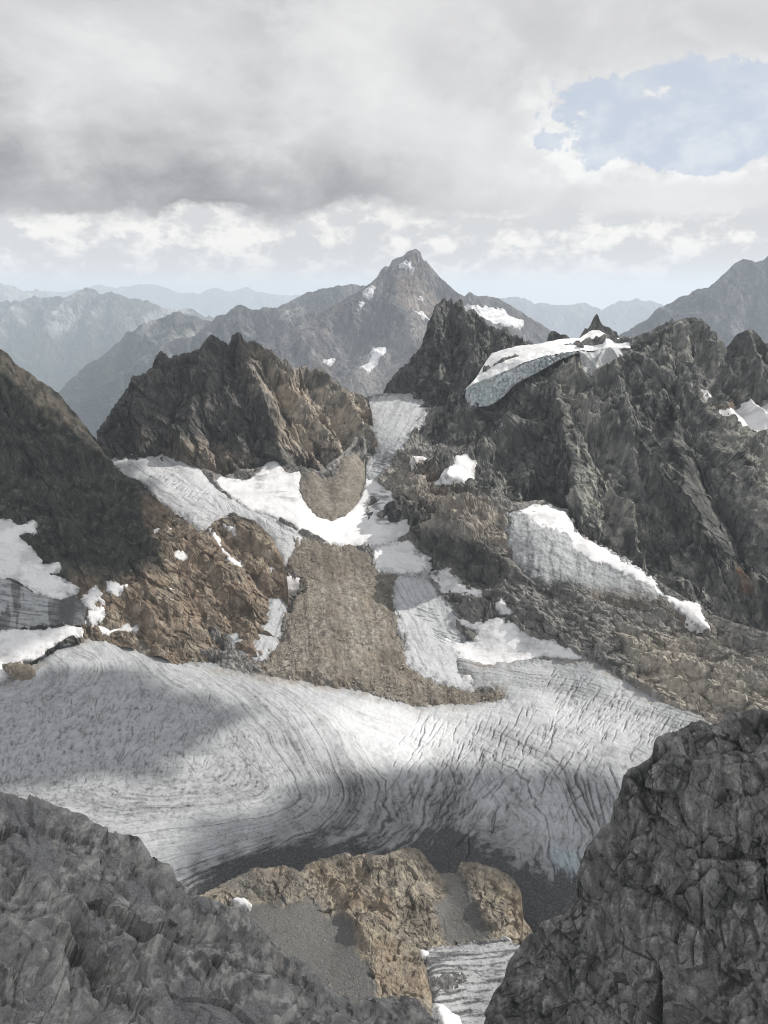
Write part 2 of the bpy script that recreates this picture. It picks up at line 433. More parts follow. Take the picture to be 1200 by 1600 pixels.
M_dirtyice = ice_mat('streaked_ice', clean=(0.50, 0.52, 0.53), L=14, grime=0.6)

# ------------------------------------------------------------------ relief recipes
def strata(p, normal, spacing, seed):
    n = np.array(normal, float); n /= np.linalg.norm(n)
    t = (p @ n.astype(f4)) / spacing + fbm(p, spacing * 9, 3, 0.5, seed) * 1.6
    k = np.floor(t); f = t - k
    h = _g[(k.astype(np.int64) * 37 + seed) & 255][:, 0]
    return (f ** 1.5 - 0.4) * 0.9 + h * 0.8
def stretch(p, grain):
    """squeeze space along a direction, so that relief comes out long in that direction"""
    if grain is None: return p
    d = np.array(grain[0], float); d = (d / np.linalg.norm(d)).astype(f4)
    return p - (p @ d)[:, None] * d[None] * f4(1 - 1 / grain[1])
def crag(big, amp, seed=0, up=1.6, fine=1.0, ridge=1.0, block=1.0, beds=None, grain=None, small=1.0):
    """broken rock: a few large ribs, then three generations of sharp-edged blocks"""
    def low(p, px, py):
        wp = p + np.stack([fbm(p, big * 0.9, 2, 0.5, seed + 40 + k) for k in range(3)], -1) * f4(big * 0.16)
        return fbm(stretch(wp, None if grain is None else (grain[0], grain[1] * 1.5)), (big, big, big * up), 3, 0.5, seed, True) * ridge * amp
    def f(p, px, py):
        q = stretch(p + np.stack([fbm(p, big * 0.25, 2, 0.5, seed + 50 + k) for k in range(3)], -1) * f4(big * 0.025), grain)
        o1, c1 = facets(q, (big * 0.36, big * 0.36, big * 0.36 * up), seed + 2)
        o2, c2 = facets(q, (big * 0.15, big * 0.15, big * 0.15 * up), seed + 5)
        o3, c3 = facets(q, big * 0.062, seed + 7)
        d = low(p, px, py) + ((o1 * 0.75 - c1 * 0.08) + (o2 * 0.42 - c2 * 0.03) * (0.5 + 0.5 * small) + (o3 * 0.20 - c3 * 0.01) * small) * block * amp
        d = d + fbm(p, big * 0.05, 2, 0.6, seed + 8) * 0.05 * fine * amp
        if beds: d = d + strata(p, beds[0], beds[1], seed + 9) * beds[2] * amp
        return d
    f.low = low
    return f

def rolling(size, amp, oct=5, gain=0.5, seed=3):
    return lambda p, px, py: fbm(p, size, oct, gain, seed) * amp

_wander = {}
def wander(p):
    key = (len(p), float(p[0, 0]), float(p[-1, 1]))
    if key not in _wander: _wander[key] = fbm(p, 60, 3, 0.5, 31) * 7
    return _wander[key]
def ridge_line(d, pts, width, h):
    """add a rib (h>0) or gully (h<0) that follows a traced line, as a relief function wrapper"""
    def rib(p, px, py):
        dd = line_d(px + wander(p), py, pts)
        return h * np.exp(-(dd / width) ** 1.3)
    def f(p, px, py): return d(p, px, py) + rib(p, px, py)
    f.low = lambda p, px, py: d.low(p, px, py) + rib(p, px, py)
    return f

def M4(n, r=0, g=0, b=0, a=0):
    o = np.zeros((n, 4), f4)
    for i, v in enumerate((r, g, b, a)): o[:, i] = v
    return o

def soft(px, py, poly, wd, p=None, wl=60, amp=10, seed=21):
    sd = poly_sd(px, py, poly)
    if p is not None: sd = sd + fbm(p, wl, 4, 0.6, seed) * amp
    return sstep(sd, -wd, wd)

def snow_masks(dirt=0.10, seed=80, bands=None):
    def f(p, px, py, sd):
        st = fbm(np.c_[px * 0.035 + py * 0.01, py * 0.14 - px * 0.02, px * 0], 1.0, 4, 0.65, seed + 9)
        r = sstep(fbm(p, 45, 5, 0.62, seed), -0.1, 0.7) * dirt * 2.8 + sstep(fbm(p, 7, 3, 0.7, seed + 1), 0.2, 0.9) * dirt + sstep(st, 0.1, 0.8) * dirt * 1.5
        r = r + sstep(sd, 5.0, -0.5) * sstep(fbm(p, 9, 4, 0.7, seed + 2), -0.5, 0.4) * 0.45      # grit where it thins out
        if bands is not None:
            for poly, k in bands:
                m = soft(px, py, poly, 6, p, 25, 5); sb = fbm(np.c_[px * 0.03, py * 0.20, px * 0], 1.0, 4, 0.65, seed + 5)
                r = r + m * k * sstep(sb, -0.25, 0.5)
        return M4(len(p), r=np.clip(r, 0, 0.8), g=0.5 + 0.5 * sstep(fbm(p, 60, 3, 0.6, seed + 3), -0.3, 0.3))
    return f

def crack_net(px, py, ang, wl, k, seed, wob=0.5):
    """thin branching cracks, mostly along one direction"""
    ca, sa = math.cos(R(ang)), math.sin(R(ang))
    u = px * ca + py * sa; v = -px * sa + py * ca
    q = np.c_[u / (wl * k), v / wl, u * 0 + seed]
    q[:, 1] += fbm(np.c_[px / (wl * 3), py / (wl * 3), u * 0], 1.0, 2, 0.5, seed + 1) * wob
    n = np.abs(fbm(q, 1.0, 2, 0.35, seed))
    gate = sstep(fbm(np.c_[px / (wl * 2.5), py / (wl * 2.5), u * 0 + 5], 1.0, 3, 0.6, seed + 2), -0.25, 0.30)
    return sstep(n, 0.10, 0.0) * gate
# ================================================================== FAR RANGES
FAR = 1.5
def far_range(name, label, crest, Yc, Yb, yb, step0, big, amp, cn, masks=None, seed=0, mat=M_far):
    C = np.array(crest, float); x0, x1 = C[0, 0], C[-1, 0]
    Yc *= FAR; Yb *= FAR; big *= FAR; amp *= FAR; ctr = []
    for x in np.linspace(x0, x1, 5):
        y = np.interp(x, C[:, 0], C[:, 1]); ctr += [(x, y, Yc), (x, (y + yb) / 2, (Yc + Yb) / 2 * 1.01), (x, yb, Yb)]
    s = Sheet(name, crest, [(x0, yb), (x1, yb)], ctr, step0 * 1.15, mat, crag(big, amp, seed, 1.0, block=0.55, grain=((0.15, -0.6, -0.8), 1.8)), masks=masks,
              back=(Yc * 0.05, 0.8, 6), crest_noise=cn)
    tag(s.obj, label, 'mountain range', 'far mountain ranges', 'structure')
    return s

far_range('mountain_range', 'palest blue jagged mountain range along the left horizon',
          [(-150, 455), (0, 462), (80, 457), (110, 452), (147, 448), (187, 446), (215, 445), (233, 441), (253, 446), (290, 457), (310, 458), (337, 451),
           (360, 458), (387, 452), (410, 458), (440, 462), (470, 457), (500, 462), (560, 470)], 42000, 36000, 540, 2.2, 3000, 430, (2.0, 16), seed=1)
far_range('mountain_range', 'pale blue mountain range on the right horizon left of the tall dark massif',
          [(740, 468), (800, 462), (820, 466), (837, 475), (873, 478), (917, 471), (940, 483), (955, 475), (967, 471), (1017, 468), (1037, 474), (1080, 490), (1150, 505), (1400, 490)],
          27000, 23000, 600, 2.2, 1500, 240, (1.6, 16), seed=2)
far_range('mountain_range', 'pale sunlit limestone mountain at the far left edge of the horizon',
          [(-150, 440), (-60, 436), (0, 445), (20, 447), (37, 454), (57, 450), (77, 461), (100, 470), (160, 480)], 27000, 24000, 520, 2.2, 1300, 220, (1.6, 14),
          masks=lambda p, x, y: M4(len(p), b=0.8), seed=3)
far_range('mountain_range', 'blue grey range on the left with pale cliffs above a dark valley',
          [(-150, 465), (-60, 468), (0, 472), (33, 472), (53, 465), (90, 462), (113, 457), (128, 448), (143, 451), (157, 462), (170, 457), (187, 463), (230, 465),
           (253, 477), (277, 480), (313, 490), (330, 493), (400, 510), (480, 540)], 18000, 12500, 700, 1.7, 1300, 250, (2.6, 16),
          masks=lambda p, x, y: M4(len(p), b=sstep(fbm(p, 1500, 4, 0.6, 8), -0.1, 0.5) * sstep(y, 545, 500), g=sstep(y, 500, 590)), seed=4)

# blue ridges stepping down to the left valley
far_range('mountain_ridge', 'blue ridge sloping down to the left behind the nearer blue ridge',
          [(-20, 700), (60, 640), (97, 603), (133, 573), (165, 548), (187, 533), (200, 518), (217, 508), (240, 503), (258, 494), (270, 491), (300, 493), (315, 500), (345, 500),
           (420, 498), (500, 505)], 9500, 7600, 760, 1.7, 900, 150, (2.4, 15),
          masks=lambda p, x, y: M4(len(p), b=sstep(fbm(p, 700, 4, 0.6, 9), 0.15, 0.5) * sstep(y, 580, 520), g=sstep(y, 500, 590)), seed=5)
far_range('mountain_ridge', 'hazy flat-topped ridge left of the pyramid peak',
          [(380, 500), (410, 492), (435, 483), (455, 470), (480, 455), (497, 453), (520, 450), (550, 444), (572, 448), (600, 455), (660, 470)], 10500, 9000, 620, 1.7, 900, 120, (1.6, 18), seed=6)
far_range('mountain_ridge', 'nearer blue ridge rising from the valley towards the pyramid peak',
          [(40, 720), (110, 650), (140, 618), (187, 580), (210, 562), (233, 547), (283, 525), (305, 520), (320, 510), (337, 490), (355, 487), (377, 479), (393, 485), (405, 486),
           (413, 482), (433, 483), (470, 480), (500, 478), (560, 490), (620, 500)], 8300, 6400, 800, 1.6, 800, 140, (2.4, 15),
          masks=lambda p, x, y: M4(len(p), b=sstep(fbm(p, 600, 4, 0.6, 10), 0.15, 0.5) * 0.8 * sstep(y, 600, 530), g=sstep(y, 520, 620) * 0.9), seed=7)
far_range('mountain', 'tall dark blue massif at the right edge of the horizon',
          [(900, 560), (967, 523), (990, 510), (1013, 497), (1040, 477), (1065, 463), (1090, 454), (1107, 453), (1120, 440), (1143, 417), (1152, 409), (1160, 405), (1170, 408),
           (1178, 415), (1186, 410), (1193, 407), (1200, 403), (1250, 385), (1330, 405), (1400, 400)], 8200, 7000, 640, 1.6, 800, 120, (1.6, 16), seed=8)

# ------------------------------------------------------------------ the pyramid peak
pyr_ctl = [(648, 395, 7600), (600, 424, 7350), (545, 465, 7150), (440, 522, 6900), (330, 600, 6600), (300, 720, 6000), (720, 462, 7600), (800, 475, 7500), (880, 525, 7400),
           (620, 480, 7000), (660, 500, 7150), (700, 480, 7450), (610, 560, 6700), (560, 540, 6800), (480, 560, 6650), (640, 600, 6300), (640, 720, 5700), (500, 720, 5700), (820, 560, 7000),
           (900, 720, 6300), (655, 540, 6750)]
pyr_depth = Depth([(x, y, Y * FAR) for x, y, Y in pyr_ctl])
pyr_snow = [
    ('small bright snowfield just below the summit of the pyramid peak', [(620, 427), (631, 426), (641, 430), (640, 436), (630, 434), (622, 431)], 'thing'),
    ('snow streak high on the left shoulder of the pyramid peak', [(572, 465), (580, 457), (588, 455), (584, 463), (575, 468)], 0),
    ('narrow snow streak on the left flank of the pyramid peak', [(559, 488), (565, 478), (569, 477), (566, 486), (560, 490)], 0),
    ('forked snow patch right of the pyramid peak ribs', [(646, 485), (660, 487), (655, 480), (668, 490), (673, 497), (660, 494)], 0),
    ('snow streak on the right flank of the pyramid peak', [(656, 458), (664, 462), (671, 470), (664, 468)], 0),
    ('small snow patch low on the dark left flank of the pyramid peak', [(506, 560), (516, 554), (526, 553), (525, 559), (512, 565)], 0),
    ('snowy glacier remnant at the foot of the pyramid peak', [(561, 575), (575, 560), (583, 545), (605, 541), (606, 548), (600, 560), (590, 575), (575, 582)], 0),
    ('broad white snowfield on the shoulder right of the pyramid peak', [(722, 478), (735, 476), (752, 477), (770, 476), (790, 479), (795, 488), (808, 492), (823, 494), (820, 503), (800, 512), (775, 510), (745, 500)], 0),
]
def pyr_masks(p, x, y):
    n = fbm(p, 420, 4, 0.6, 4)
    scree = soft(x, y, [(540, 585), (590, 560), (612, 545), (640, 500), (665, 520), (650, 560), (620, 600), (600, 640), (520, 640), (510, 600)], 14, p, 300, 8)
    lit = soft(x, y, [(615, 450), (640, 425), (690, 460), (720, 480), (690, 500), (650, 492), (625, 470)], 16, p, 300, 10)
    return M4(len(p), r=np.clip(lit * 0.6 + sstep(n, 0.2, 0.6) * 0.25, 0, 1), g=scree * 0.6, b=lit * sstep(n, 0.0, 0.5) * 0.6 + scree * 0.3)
d0 = crag(620 * FAR, 55 * FAR, 9, 1.0, block=0.6, grain=((0.3, -0.5, -0.8), 2.2))
d0 = ridge_line(d0, [(648, 395), (625, 440), (610, 480), (640, 520), (655, 560), (640, 620)], 22, 130 * FAR)
d0 = ridge_line(d0, [(600, 424), (560, 470), (500, 520), (440, 560)], 24, 80 * FAR)
d0 = ridge_line(d0, [(600, 460), (570, 520), (530, 570), (500, 600)], 22, -90 * FAR)
d0 = ridge_line(d0, [(665, 430), (690, 470), (720, 500)], 20, -60 * FAR)
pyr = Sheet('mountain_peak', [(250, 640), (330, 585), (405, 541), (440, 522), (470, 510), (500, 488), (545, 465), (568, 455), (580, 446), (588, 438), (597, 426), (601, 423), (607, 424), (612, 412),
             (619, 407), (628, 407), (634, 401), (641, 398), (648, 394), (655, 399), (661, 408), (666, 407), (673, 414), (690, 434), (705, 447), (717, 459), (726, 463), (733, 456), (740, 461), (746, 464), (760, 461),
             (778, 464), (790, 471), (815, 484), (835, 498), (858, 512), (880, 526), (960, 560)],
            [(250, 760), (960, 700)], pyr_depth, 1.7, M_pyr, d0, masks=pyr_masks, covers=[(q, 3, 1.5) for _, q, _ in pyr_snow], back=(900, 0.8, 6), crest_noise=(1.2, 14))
tag(pyr.obj, 'tall pointed pyramid peak rising over the centre of the skyline', 'mountain', None, 'structure')
for k, (lab, q, _) in enumerate(pyr_snow):
    o = patch('snow_patch', pyr_depth, q, 0.9, M_snow, 10, 2, rolling(90, 4), snow_masks(0.12, 70 + k), ragged=(2.0, 8), seed=k + 3, plunge=9, ground=d0.low)
    tag(o, lab, 'snow', 'snow patches on the pyramid peak')

# ================================================================== VALLEY BASIN
basin_ctl = [Z(-200, 1400, -700), Z(0, 1360, -702), Z(300, 1380, -705), Z(600, 1380, -705), Z(900, 1420, -720), Z(-200, 1100, -640), Z(0, 1250, -690), Z(300, 1250, -690), Z(600, 1250, -690),
             Z(850, 1250, -690), Z(1050, 1200, -675), Z(1200, 1250, -690), Z(0, 1100, -648), Z(250, 1060, -645), Z(450, 1080, -655), Z(650, 1110, -668), Z(850, 1110, -662), Z(1000, 1110, -650), Z(1100, 1130, -640),
             Z(100, 1000, -612), Z(250, 1000, -625), Z(430, 1000, -622), Z(530, 1000, -612), Z(600, 1000, -618), Z(680, 1030, -635), Z(760, 1040, -640), Z(880, 1030, -625),
             Z(530, 900, -560), Z(600, 880, -548), Z(470, 850, -522), Z(600, 830, -512), Z(520, 830, -514), Z(430, 820, -505), Z(400, 780, -475), Z(350, 760, -460), Z(300, 750, -450), Z(230, 720, -418), Z(170, 695, -395),
             Z(420, 735, -430), Z(470, 745, -434), Z(540, 790, -482), Z(540, 725, -408), Z(590, 760, -452), Z(580, 720, -415), Z(600, 680, -362), Z(640, 640, -318), Z(600, 620, -302), Z(680, 592, -268), Z(560, 600, -285),
             Z(620, 790, -470), Z(640, 770, -430), Z(690, 760, -415), Z(660, 830, -505), Z(720, 830, -450), Z(780, 790, -428), Z(760, 870, -505), Z(690, 890, -545), Z(690, 920, -570), Z(760, 925, -545),
             Z(850, 792, -428), Z(835, 830, -452), Z(830, 900, -515), Z(920, 860, -478), Z(930, 925, -535), Z(1000, 900, -508), Z(1050, 950, -548), Z(1110, 985, -565), Z(900, 1000, -590), Z(820, 960, -568),
             Z(1000, 1020, -600), Z(1100, 1060, -605), Z(1200, 1010, -555), Z(1200, 1080, -590), Z(1400, 1050, -560), Z(1400, 1250, -660), Z(730, 970, -592),
             Z(370, 900, -560), Z(200, 850, -540), Z(0, 900, -570), Z(150, 740, -440)]
basin = Depth(basin_ctl)

P_main = [(-170, 1062), (0, 1066), (25, 1061), (48, 1045), (70, 1025), (100, 1008), (130, 995), (165, 990), (195, 992), (225, 1005), (255, 1015), (300, 1035), (340, 1040), (405, 1054), (470, 1062), (560, 1078), (650, 1102),
          (740, 1098), (790, 1090), (745, 1070), (715, 1052), (712, 1025), (760, 1035), (840, 1028), (920, 1032), (945, 1040), (960, 1050), (985, 1068), (1020, 1088), (1060, 1105), (1090, 1115), (1112, 1130), (1170, 1200),
          (1120, 1330), (950, 1440), (840, 1455), (600, 1400), (420, 1405), (300, 1420), (180, 1365), (80, 1320), (-170, 1280)]
P_tongue = [(613, 908), (628, 893), (650, 888), (672, 896), (690, 925), (712, 960), (726, 1000), (722, 1030), (735, 1060), (760, 1078), (735, 1082), (700, 1076), (668, 1062), (640, 1048), (631, 1025), (622, 985), (612, 945)]
P_cirque = [(335, 752), (345, 744), (365, 749), (385, 750), (404, 737), (413, 727), (421, 721), (436, 722), (438, 733), (452, 738), (464, 737), (470, 750), (468, 768), (478, 788), (494, 806), (518, 813), (543, 802), (558, 786),
            (568, 766), (572, 748), (590, 750), (604, 762), (617, 780), (626, 797), (640, 812), (653, 822), (640, 838), (604, 850), (560, 853), (520, 850), (490, 840), (462, 822), (425, 806), (392, 797), (362, 776), (345, 764)]
P_apron = [(583, 862), (600, 849), (640, 841), (651, 860), (670, 880), (660, 893), (630, 897), (600, 896), (584, 890)]
P_upper = [(152, 690), (170, 692), (185, 696), (213, 699), (238, 693), (248, 689), (258, 697), (266, 706), (280, 718), (292, 727), (310, 730), (332, 754), (352, 775), (392, 799), (430, 812), (458, 824), (480, 842), (468, 862), (458, 885), (443, 880),
           (425, 843), (402, 815), (360, 803), (334, 812), (337, 832), (310, 828), (288, 805), (250, 782), (216, 748), (188, 736), (165, 706)]
P_saddle = [(566, 630), (585, 618), (608, 616), (640, 606), (664, 594), (682, 590), (686, 604), (676, 626), (658, 660), (640, 684), (622, 704), (606, 722), (604, 742), (590, 752), (572, 748), (571, 728), (588, 705), (582, 672), (571, 645)]
P_moraine = [(460, 850), (480, 840), (505, 848), (545, 856), (578, 862), (586, 893), (612, 905), (611, 945), (620, 985), (629, 1025), (640, 1050), (668, 1064), (700, 1078), (745, 1080), (785, 1084), (806, 1094), (785, 1102), (745, 1100), (705, 1097),
             (660, 1106), (642, 1107), (600, 1090), (550, 1078), (522, 1074), (470, 1064), (408, 1055), (408, 1042), (430, 1022), (443, 990), (450, 960), (470, 925), (468, 902), (450, 882)]
P_cone = [(468, 752), (478, 740), (488, 739), (500, 748), (512, 752), (525, 740), (540, 714), (549, 706), (560, 712), (570, 724), (571, 750), (562, 784), (545, 801), (520, 813), (495, 807), (480, 788), (470, 768)]
P_wall = [(790, 801), (803, 800), (830, 790), (852, 788), (885, 800), (893, 812), (900, 832), (922, 845), (945, 855), (985, 880), (1022, 906), (1032, 926), (1062, 936), (1094, 944), (1101, 965), (1114, 990), (1082, 979), (1050, 962), (1030, 948), (1000, 946),
          (960, 945), (920, 930), (885, 912), (850, 917), (815, 897), (800, 872), (791, 840)]
P_lowsnow = [(704, 960), (722, 967), (742, 973), (768, 966), (805, 972), (822, 990), (850, 998), (885, 1010), (922, 1030), (890, 1034), (855, 1028), (815, 1033), (800, 1042), (798, 1060), (775, 1070), (748, 1072), (722, 1058), (712, 1022), (697, 1015), (692, 998), (704, 995), (718, 1004),
             (736, 1002), (742, 990), (720, 978)]
P_wedge = [(655, 895), (668, 887), (690, 885), (706, 898), (722, 914), (745, 916), (762, 923), (745, 931), (715, 930), (692, 925), (672, 908)]
P_lowice = [(354, 992), (370, 984), (384, 977), (405, 973), (414, 950), (410, 926), (425, 922), (445, 930), (446, 960), (441, 990), (430, 1022), (408, 1040), (384, 1030), (362, 1008)]
P_knobsnow = [(434, 905), (448, 896), (456, 892), (466, 903), (474, 913), (462, 918), (440, 916)]
P_strip = [(618, 764), (632, 748), (650, 728), (662, 718), (668, 722), (652, 742), (634, 760), (624, 768)]
P_butsnow = [(681, 756), (697, 744), (712, 736), (724, 720), (733, 724), (744, 723), (738, 742), (728, 770), (716, 764), (700, 760)]
P_small1 = [(774, 944), (785, 938), (792, 950), (801, 956), (797, 963), (780, 956)]
basin_cov = [(P_main, 6, 3), (P_tongue, 6, 3), (P_cirque, 5, 3), (P_apron, 5, 3), (P_upper, 6, 4), (P_saddle, 6, 4), (P_moraine, 6, 3), (P_cone, 5, 3), (P_wall, 6, 4), (P_lowsnow, 5, 3), (P_wedge, 4, 1), (P_lowice, 5, 3),
             (P_knobsnow, 4, 1), (P_small1, 3, 1)]

def bench_masks(p, x, y):
    n = fbm(p, 70, 4, 0.6, 5); n2 = fbm(p, 25, 4, 0.6, 6)
    light = soft(x, y, [(960, 985), (1080, 985), (1200, 1030), (1400, 1020), (1400, 1200), (1120, 1150), (1010, 1080)], 40, p, 60, 25)  # bench in full sun, its brightness put into a paler colour
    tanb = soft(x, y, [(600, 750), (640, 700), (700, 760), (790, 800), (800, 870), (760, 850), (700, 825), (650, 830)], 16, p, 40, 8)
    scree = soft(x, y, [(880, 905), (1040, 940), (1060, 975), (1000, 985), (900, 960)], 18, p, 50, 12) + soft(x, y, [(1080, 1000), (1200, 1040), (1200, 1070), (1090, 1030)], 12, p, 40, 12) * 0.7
    dark = soft(x, y, [(640, 840), (700, 828), (760, 850), (800, 920), (740, 910), (690, 885)], 12, p, 40, 8)  # shadow below the buttress, darkened into the rock colour
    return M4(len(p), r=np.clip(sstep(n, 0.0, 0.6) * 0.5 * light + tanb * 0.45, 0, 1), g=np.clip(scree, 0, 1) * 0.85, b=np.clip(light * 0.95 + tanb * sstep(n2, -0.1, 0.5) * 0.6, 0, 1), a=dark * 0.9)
bench_rel = crag(85, 12, 12, 1.0, block=1.1, beds=((0.45, -0.25, 0.85), 9.0, 0.12), grain=((0.8, -0.4, -0.4), 1.8))
bench_rel = ridge_line(bench_rel, [(700, 930), (800, 950), (900, 1010), (960, 1045)], 26, 10)
bench_rel = ridge_line(bench_rel, [(640, 775), (700, 790), (760, 800)], 22, 16)
bench_rel = ridge_line(bench_rel, [(640, 836), (700, 826), (755, 848), (800, 888)], 13, 20)
bench_rel = ridge_line(bench_rel, [(645, 862), (700, 872), (760, 905)], 16, -12)
bench_rel_j = bench_rel
def bench_rel(p, px, py): return bench_rel_j(p, px, py) - crack_net(px, py, 28, 26, 5, 591) * 2.5
bench_rel.low = bench_rel_j.low
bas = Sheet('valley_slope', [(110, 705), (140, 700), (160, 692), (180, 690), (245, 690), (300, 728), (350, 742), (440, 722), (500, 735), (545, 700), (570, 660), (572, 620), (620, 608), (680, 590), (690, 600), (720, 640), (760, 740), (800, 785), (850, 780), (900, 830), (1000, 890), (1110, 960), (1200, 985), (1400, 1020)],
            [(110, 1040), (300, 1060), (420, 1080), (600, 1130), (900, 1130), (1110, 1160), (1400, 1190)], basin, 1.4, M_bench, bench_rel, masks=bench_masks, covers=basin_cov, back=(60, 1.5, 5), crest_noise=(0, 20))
tag(bas.obj, 'rocky tan and grey valley slope between the ice fields', 'slope', None, 'structure')

# ---------------------------------------------------------------- main glacier
flow = []
for val, line in [(0.0, [(60, 1040), (84, 1056), (70, 1078), (40, 1092), (0, 1104)]), (1.0, [(100, 1012), (148, 1040), (150, 1062), (120, 1092), (60, 1122), (0, 1142), (-150, 1165)]),
                  (2.0, [(150, 998), (200, 1040), (208, 1072), (180, 1110), (120, 1146), (50, 1176), (-40, 1200), (-150, 1215)]),
                  (3.0, [(200, 1005), (265, 1045), (325, 1090), (372, 1150), (405, 1205), (410, 1238), (375, 1258), (300, 1262), (180, 1262), (60, 1245), (-60, 1250)]),
                  (4.0, [(270, 1030), (340, 1058), (400, 1110), (448, 1180), (482, 1236), (478, 1264), (430, 1288), (340, 1303), (240, 1318)]),
                  (5.0, [(340, 1045), (420, 1078), (468, 1125), (500, 1190), (522, 1240), (520, 1272), (470, 1300), (400, 1330), (320, 1360)]),
                  (6.0, [(420, 1062), (490, 1092), (545, 1140), (590, 1200), (620, 1255), (610, 1300), (560, 1330), (450, 1370)]),
                  (7.0, [(500, 1075), (600, 1105), (710, 1150), (780, 1210), (830, 1290), (850, 1360), (700, 1345)]),
                  (8.0, [(680, 1108), (800, 1132), (890, 1172), (960, 1240), (960, 1320)]),
                  (9.0, [(820, 1098), (900, 1112), (1000, 1140), (1080, 1180)]), (10.0, [(800, 1060), (900, 1075), (1000, 1105), (1100, 1135)]), (11.0, [(840, 1035), (940, 1050), (1020, 1085)])]:
    L = np.array(line, float); seg = np.r_[0, np.cumsum(np.hypot(*np.diff(L, axis=0).T))]
    for u in np.arange(0, seg[-1] + 1, 55): flow.append((np.interp(u, seg, L[:, 0]), np.interp(u, seg, L[:, 1]), 1000.0 / (val + 20.0)))
flow_f = Depth(flow)
_flow = {}
def flow_value(x, y):
    if len(x) not in _flow: _flow[len(x)] = 1000.0 / flow_f(x, y) - 20.0
    return _flow[len(x)]

rs = np.random.RandomState(11)
crev = []      # (polyline, half width px, depth m)
for gx in np.arange(630, 1050, 12):
    for gy in np.arange(1112, 1330, 22):
        if rs.rand() < 0.25: continue
        x = gx + rs.uniform(-9, 9); y = gy + rs.uniform(-12, 12)
        e = 1.0 if (y < 1310 - max(0, 720 - x) * 0.9 and y > 1095 + abs(x - 860) * 0.10) else 0.0
        if x > 700 + (1320 - y) * 1.7: continue
        if not e or y > 1300: continue
        ln = rs.uniform(14, 70) * rs.uniform(0.5, 1.0); an = R(118 + rs.uniform(-9, 9) + (8 if x > 900 else 0)) if x < 905 or y < 1200 else R(62 + rs.uniform(-10, 10))
        pts = [(x, y)]
        for k in range(4):
            an2 = an + rs.uniform(-0.45, 0.45); pts.append((pts[-1][0] + math.cos(an2) * ln / 4, pts[-1][1] + math.sin(an2) * ln / 4))
        crev.append((pts, rs.uniform(0.55, 0.9), rs.uniform(2.0, 6.5)))
for k in range(7):                                               # the big open ones by the dark cliff
    x = 884 + k * 11 + rs.uniform(-4, 4); y = 1215 + rs.uniform(-12, 14)
    pts = [(x, y)]
    for j in range(5): pts.append((pts[-1][0] + rs.uniform(3, 10), pts[-1][1] + rs.uniform(12, 19)))
    crev.append((pts, 1.5 if k == 1 else rs.uniform(0.8, 1.1), 11 if k == 1 else 7))
for k in range(420):                                             # short broken cracks on the left
    x = rs.uniform(-20, 330); y = rs.uniform(1080, 1225)
    if y > 1235 - x * 0.12 or y < 1085 + max(0, 60 - x) * 0.4: continue
    an = R(115 + rs.uniform(-18, 18)); ln = rs.uniform(5, 17)
    crev.append(([(x, y), (x + math.cos(an) * ln / 2 + rs.uniform(-1, 1), y + math.sin(an) * ln / 2), (x + math.cos(an) * ln, y + math.sin(an) * ln)], rs.uniform(0.5, 0.9), rs.uniform(2, 5)))
for k in range(26):                                              # long straight cracks across the fold
    x = rs.uniform(250, 560); y = 1120 + (x - 250) * 0.55 + rs.uniform(-45, 70); an = R(50 + rs.uniform(-7, 7)); ln = rs.uniform(30, 110)
    crev.append(([(x, y), (x + math.cos(an) * ln / 2, y + math.sin(an) * ln / 2 + rs.uniform(-4, 4)), (x + math.cos(an) * ln, y + math.sin(an) * ln)], rs.uniform(0.45, 0.6), rs.uniform(0.8, 2.0)))
for k in range(130):                                             # marginal cracks on the right
    x = rs.uniform(860, 1075); y = 1048 + (x - 860) * 0.33 + rs.uniform(-8, 52); an = R(128 + rs.uniform(-14, 14)); ln = rs.uniform(8, 30)
    crev.append(([(x, y), (x + math.cos(an + .2) * ln / 2, y + math.sin(an + .2) * ln / 2), (x + math.cos(an) * ln, y + math.sin(an) * ln)], rs.uniform(0.5, 0.95), rs.uniform(2.5, 6)))

def carve(px, py, cr):
    """depth below the ice surface for every crack"""
    out = np.zeros(px.shape, f4)
    ys = np.sort(np.unique(py)) if py.ndim == 1 else None
    order = np.argsort(py, kind='stable'); spy = py[order]
    for pts, hw, dp in cr:
        A = np.array(pts); m = hw * 3 + 1
        i0, i1 = np.searchsorted(spy, [A[:, 1].min() - m, A[:, 1].max() + m]); idx = order[i0:i1]
        idx = idx[(px[idx] > A[:, 0].min() - m) & (px[idx] < A[:, 0].max() + m)]
        if not len(idx): continue
        d = line_d(px[idx], py[idx], pts)
        tip = np.minimum(np.hypot(px[idx] - A[0, 0], py[idx] - A[0, 1]), np.hypot(px[idx] - A[-1, 0], py[idx] - A[-1, 1]))
        out[idx] = np.maximum(out[idx], dp * np.exp(-(d / hw) ** 2) * np.clip(tip / 6, 0.25, 1))
    return out

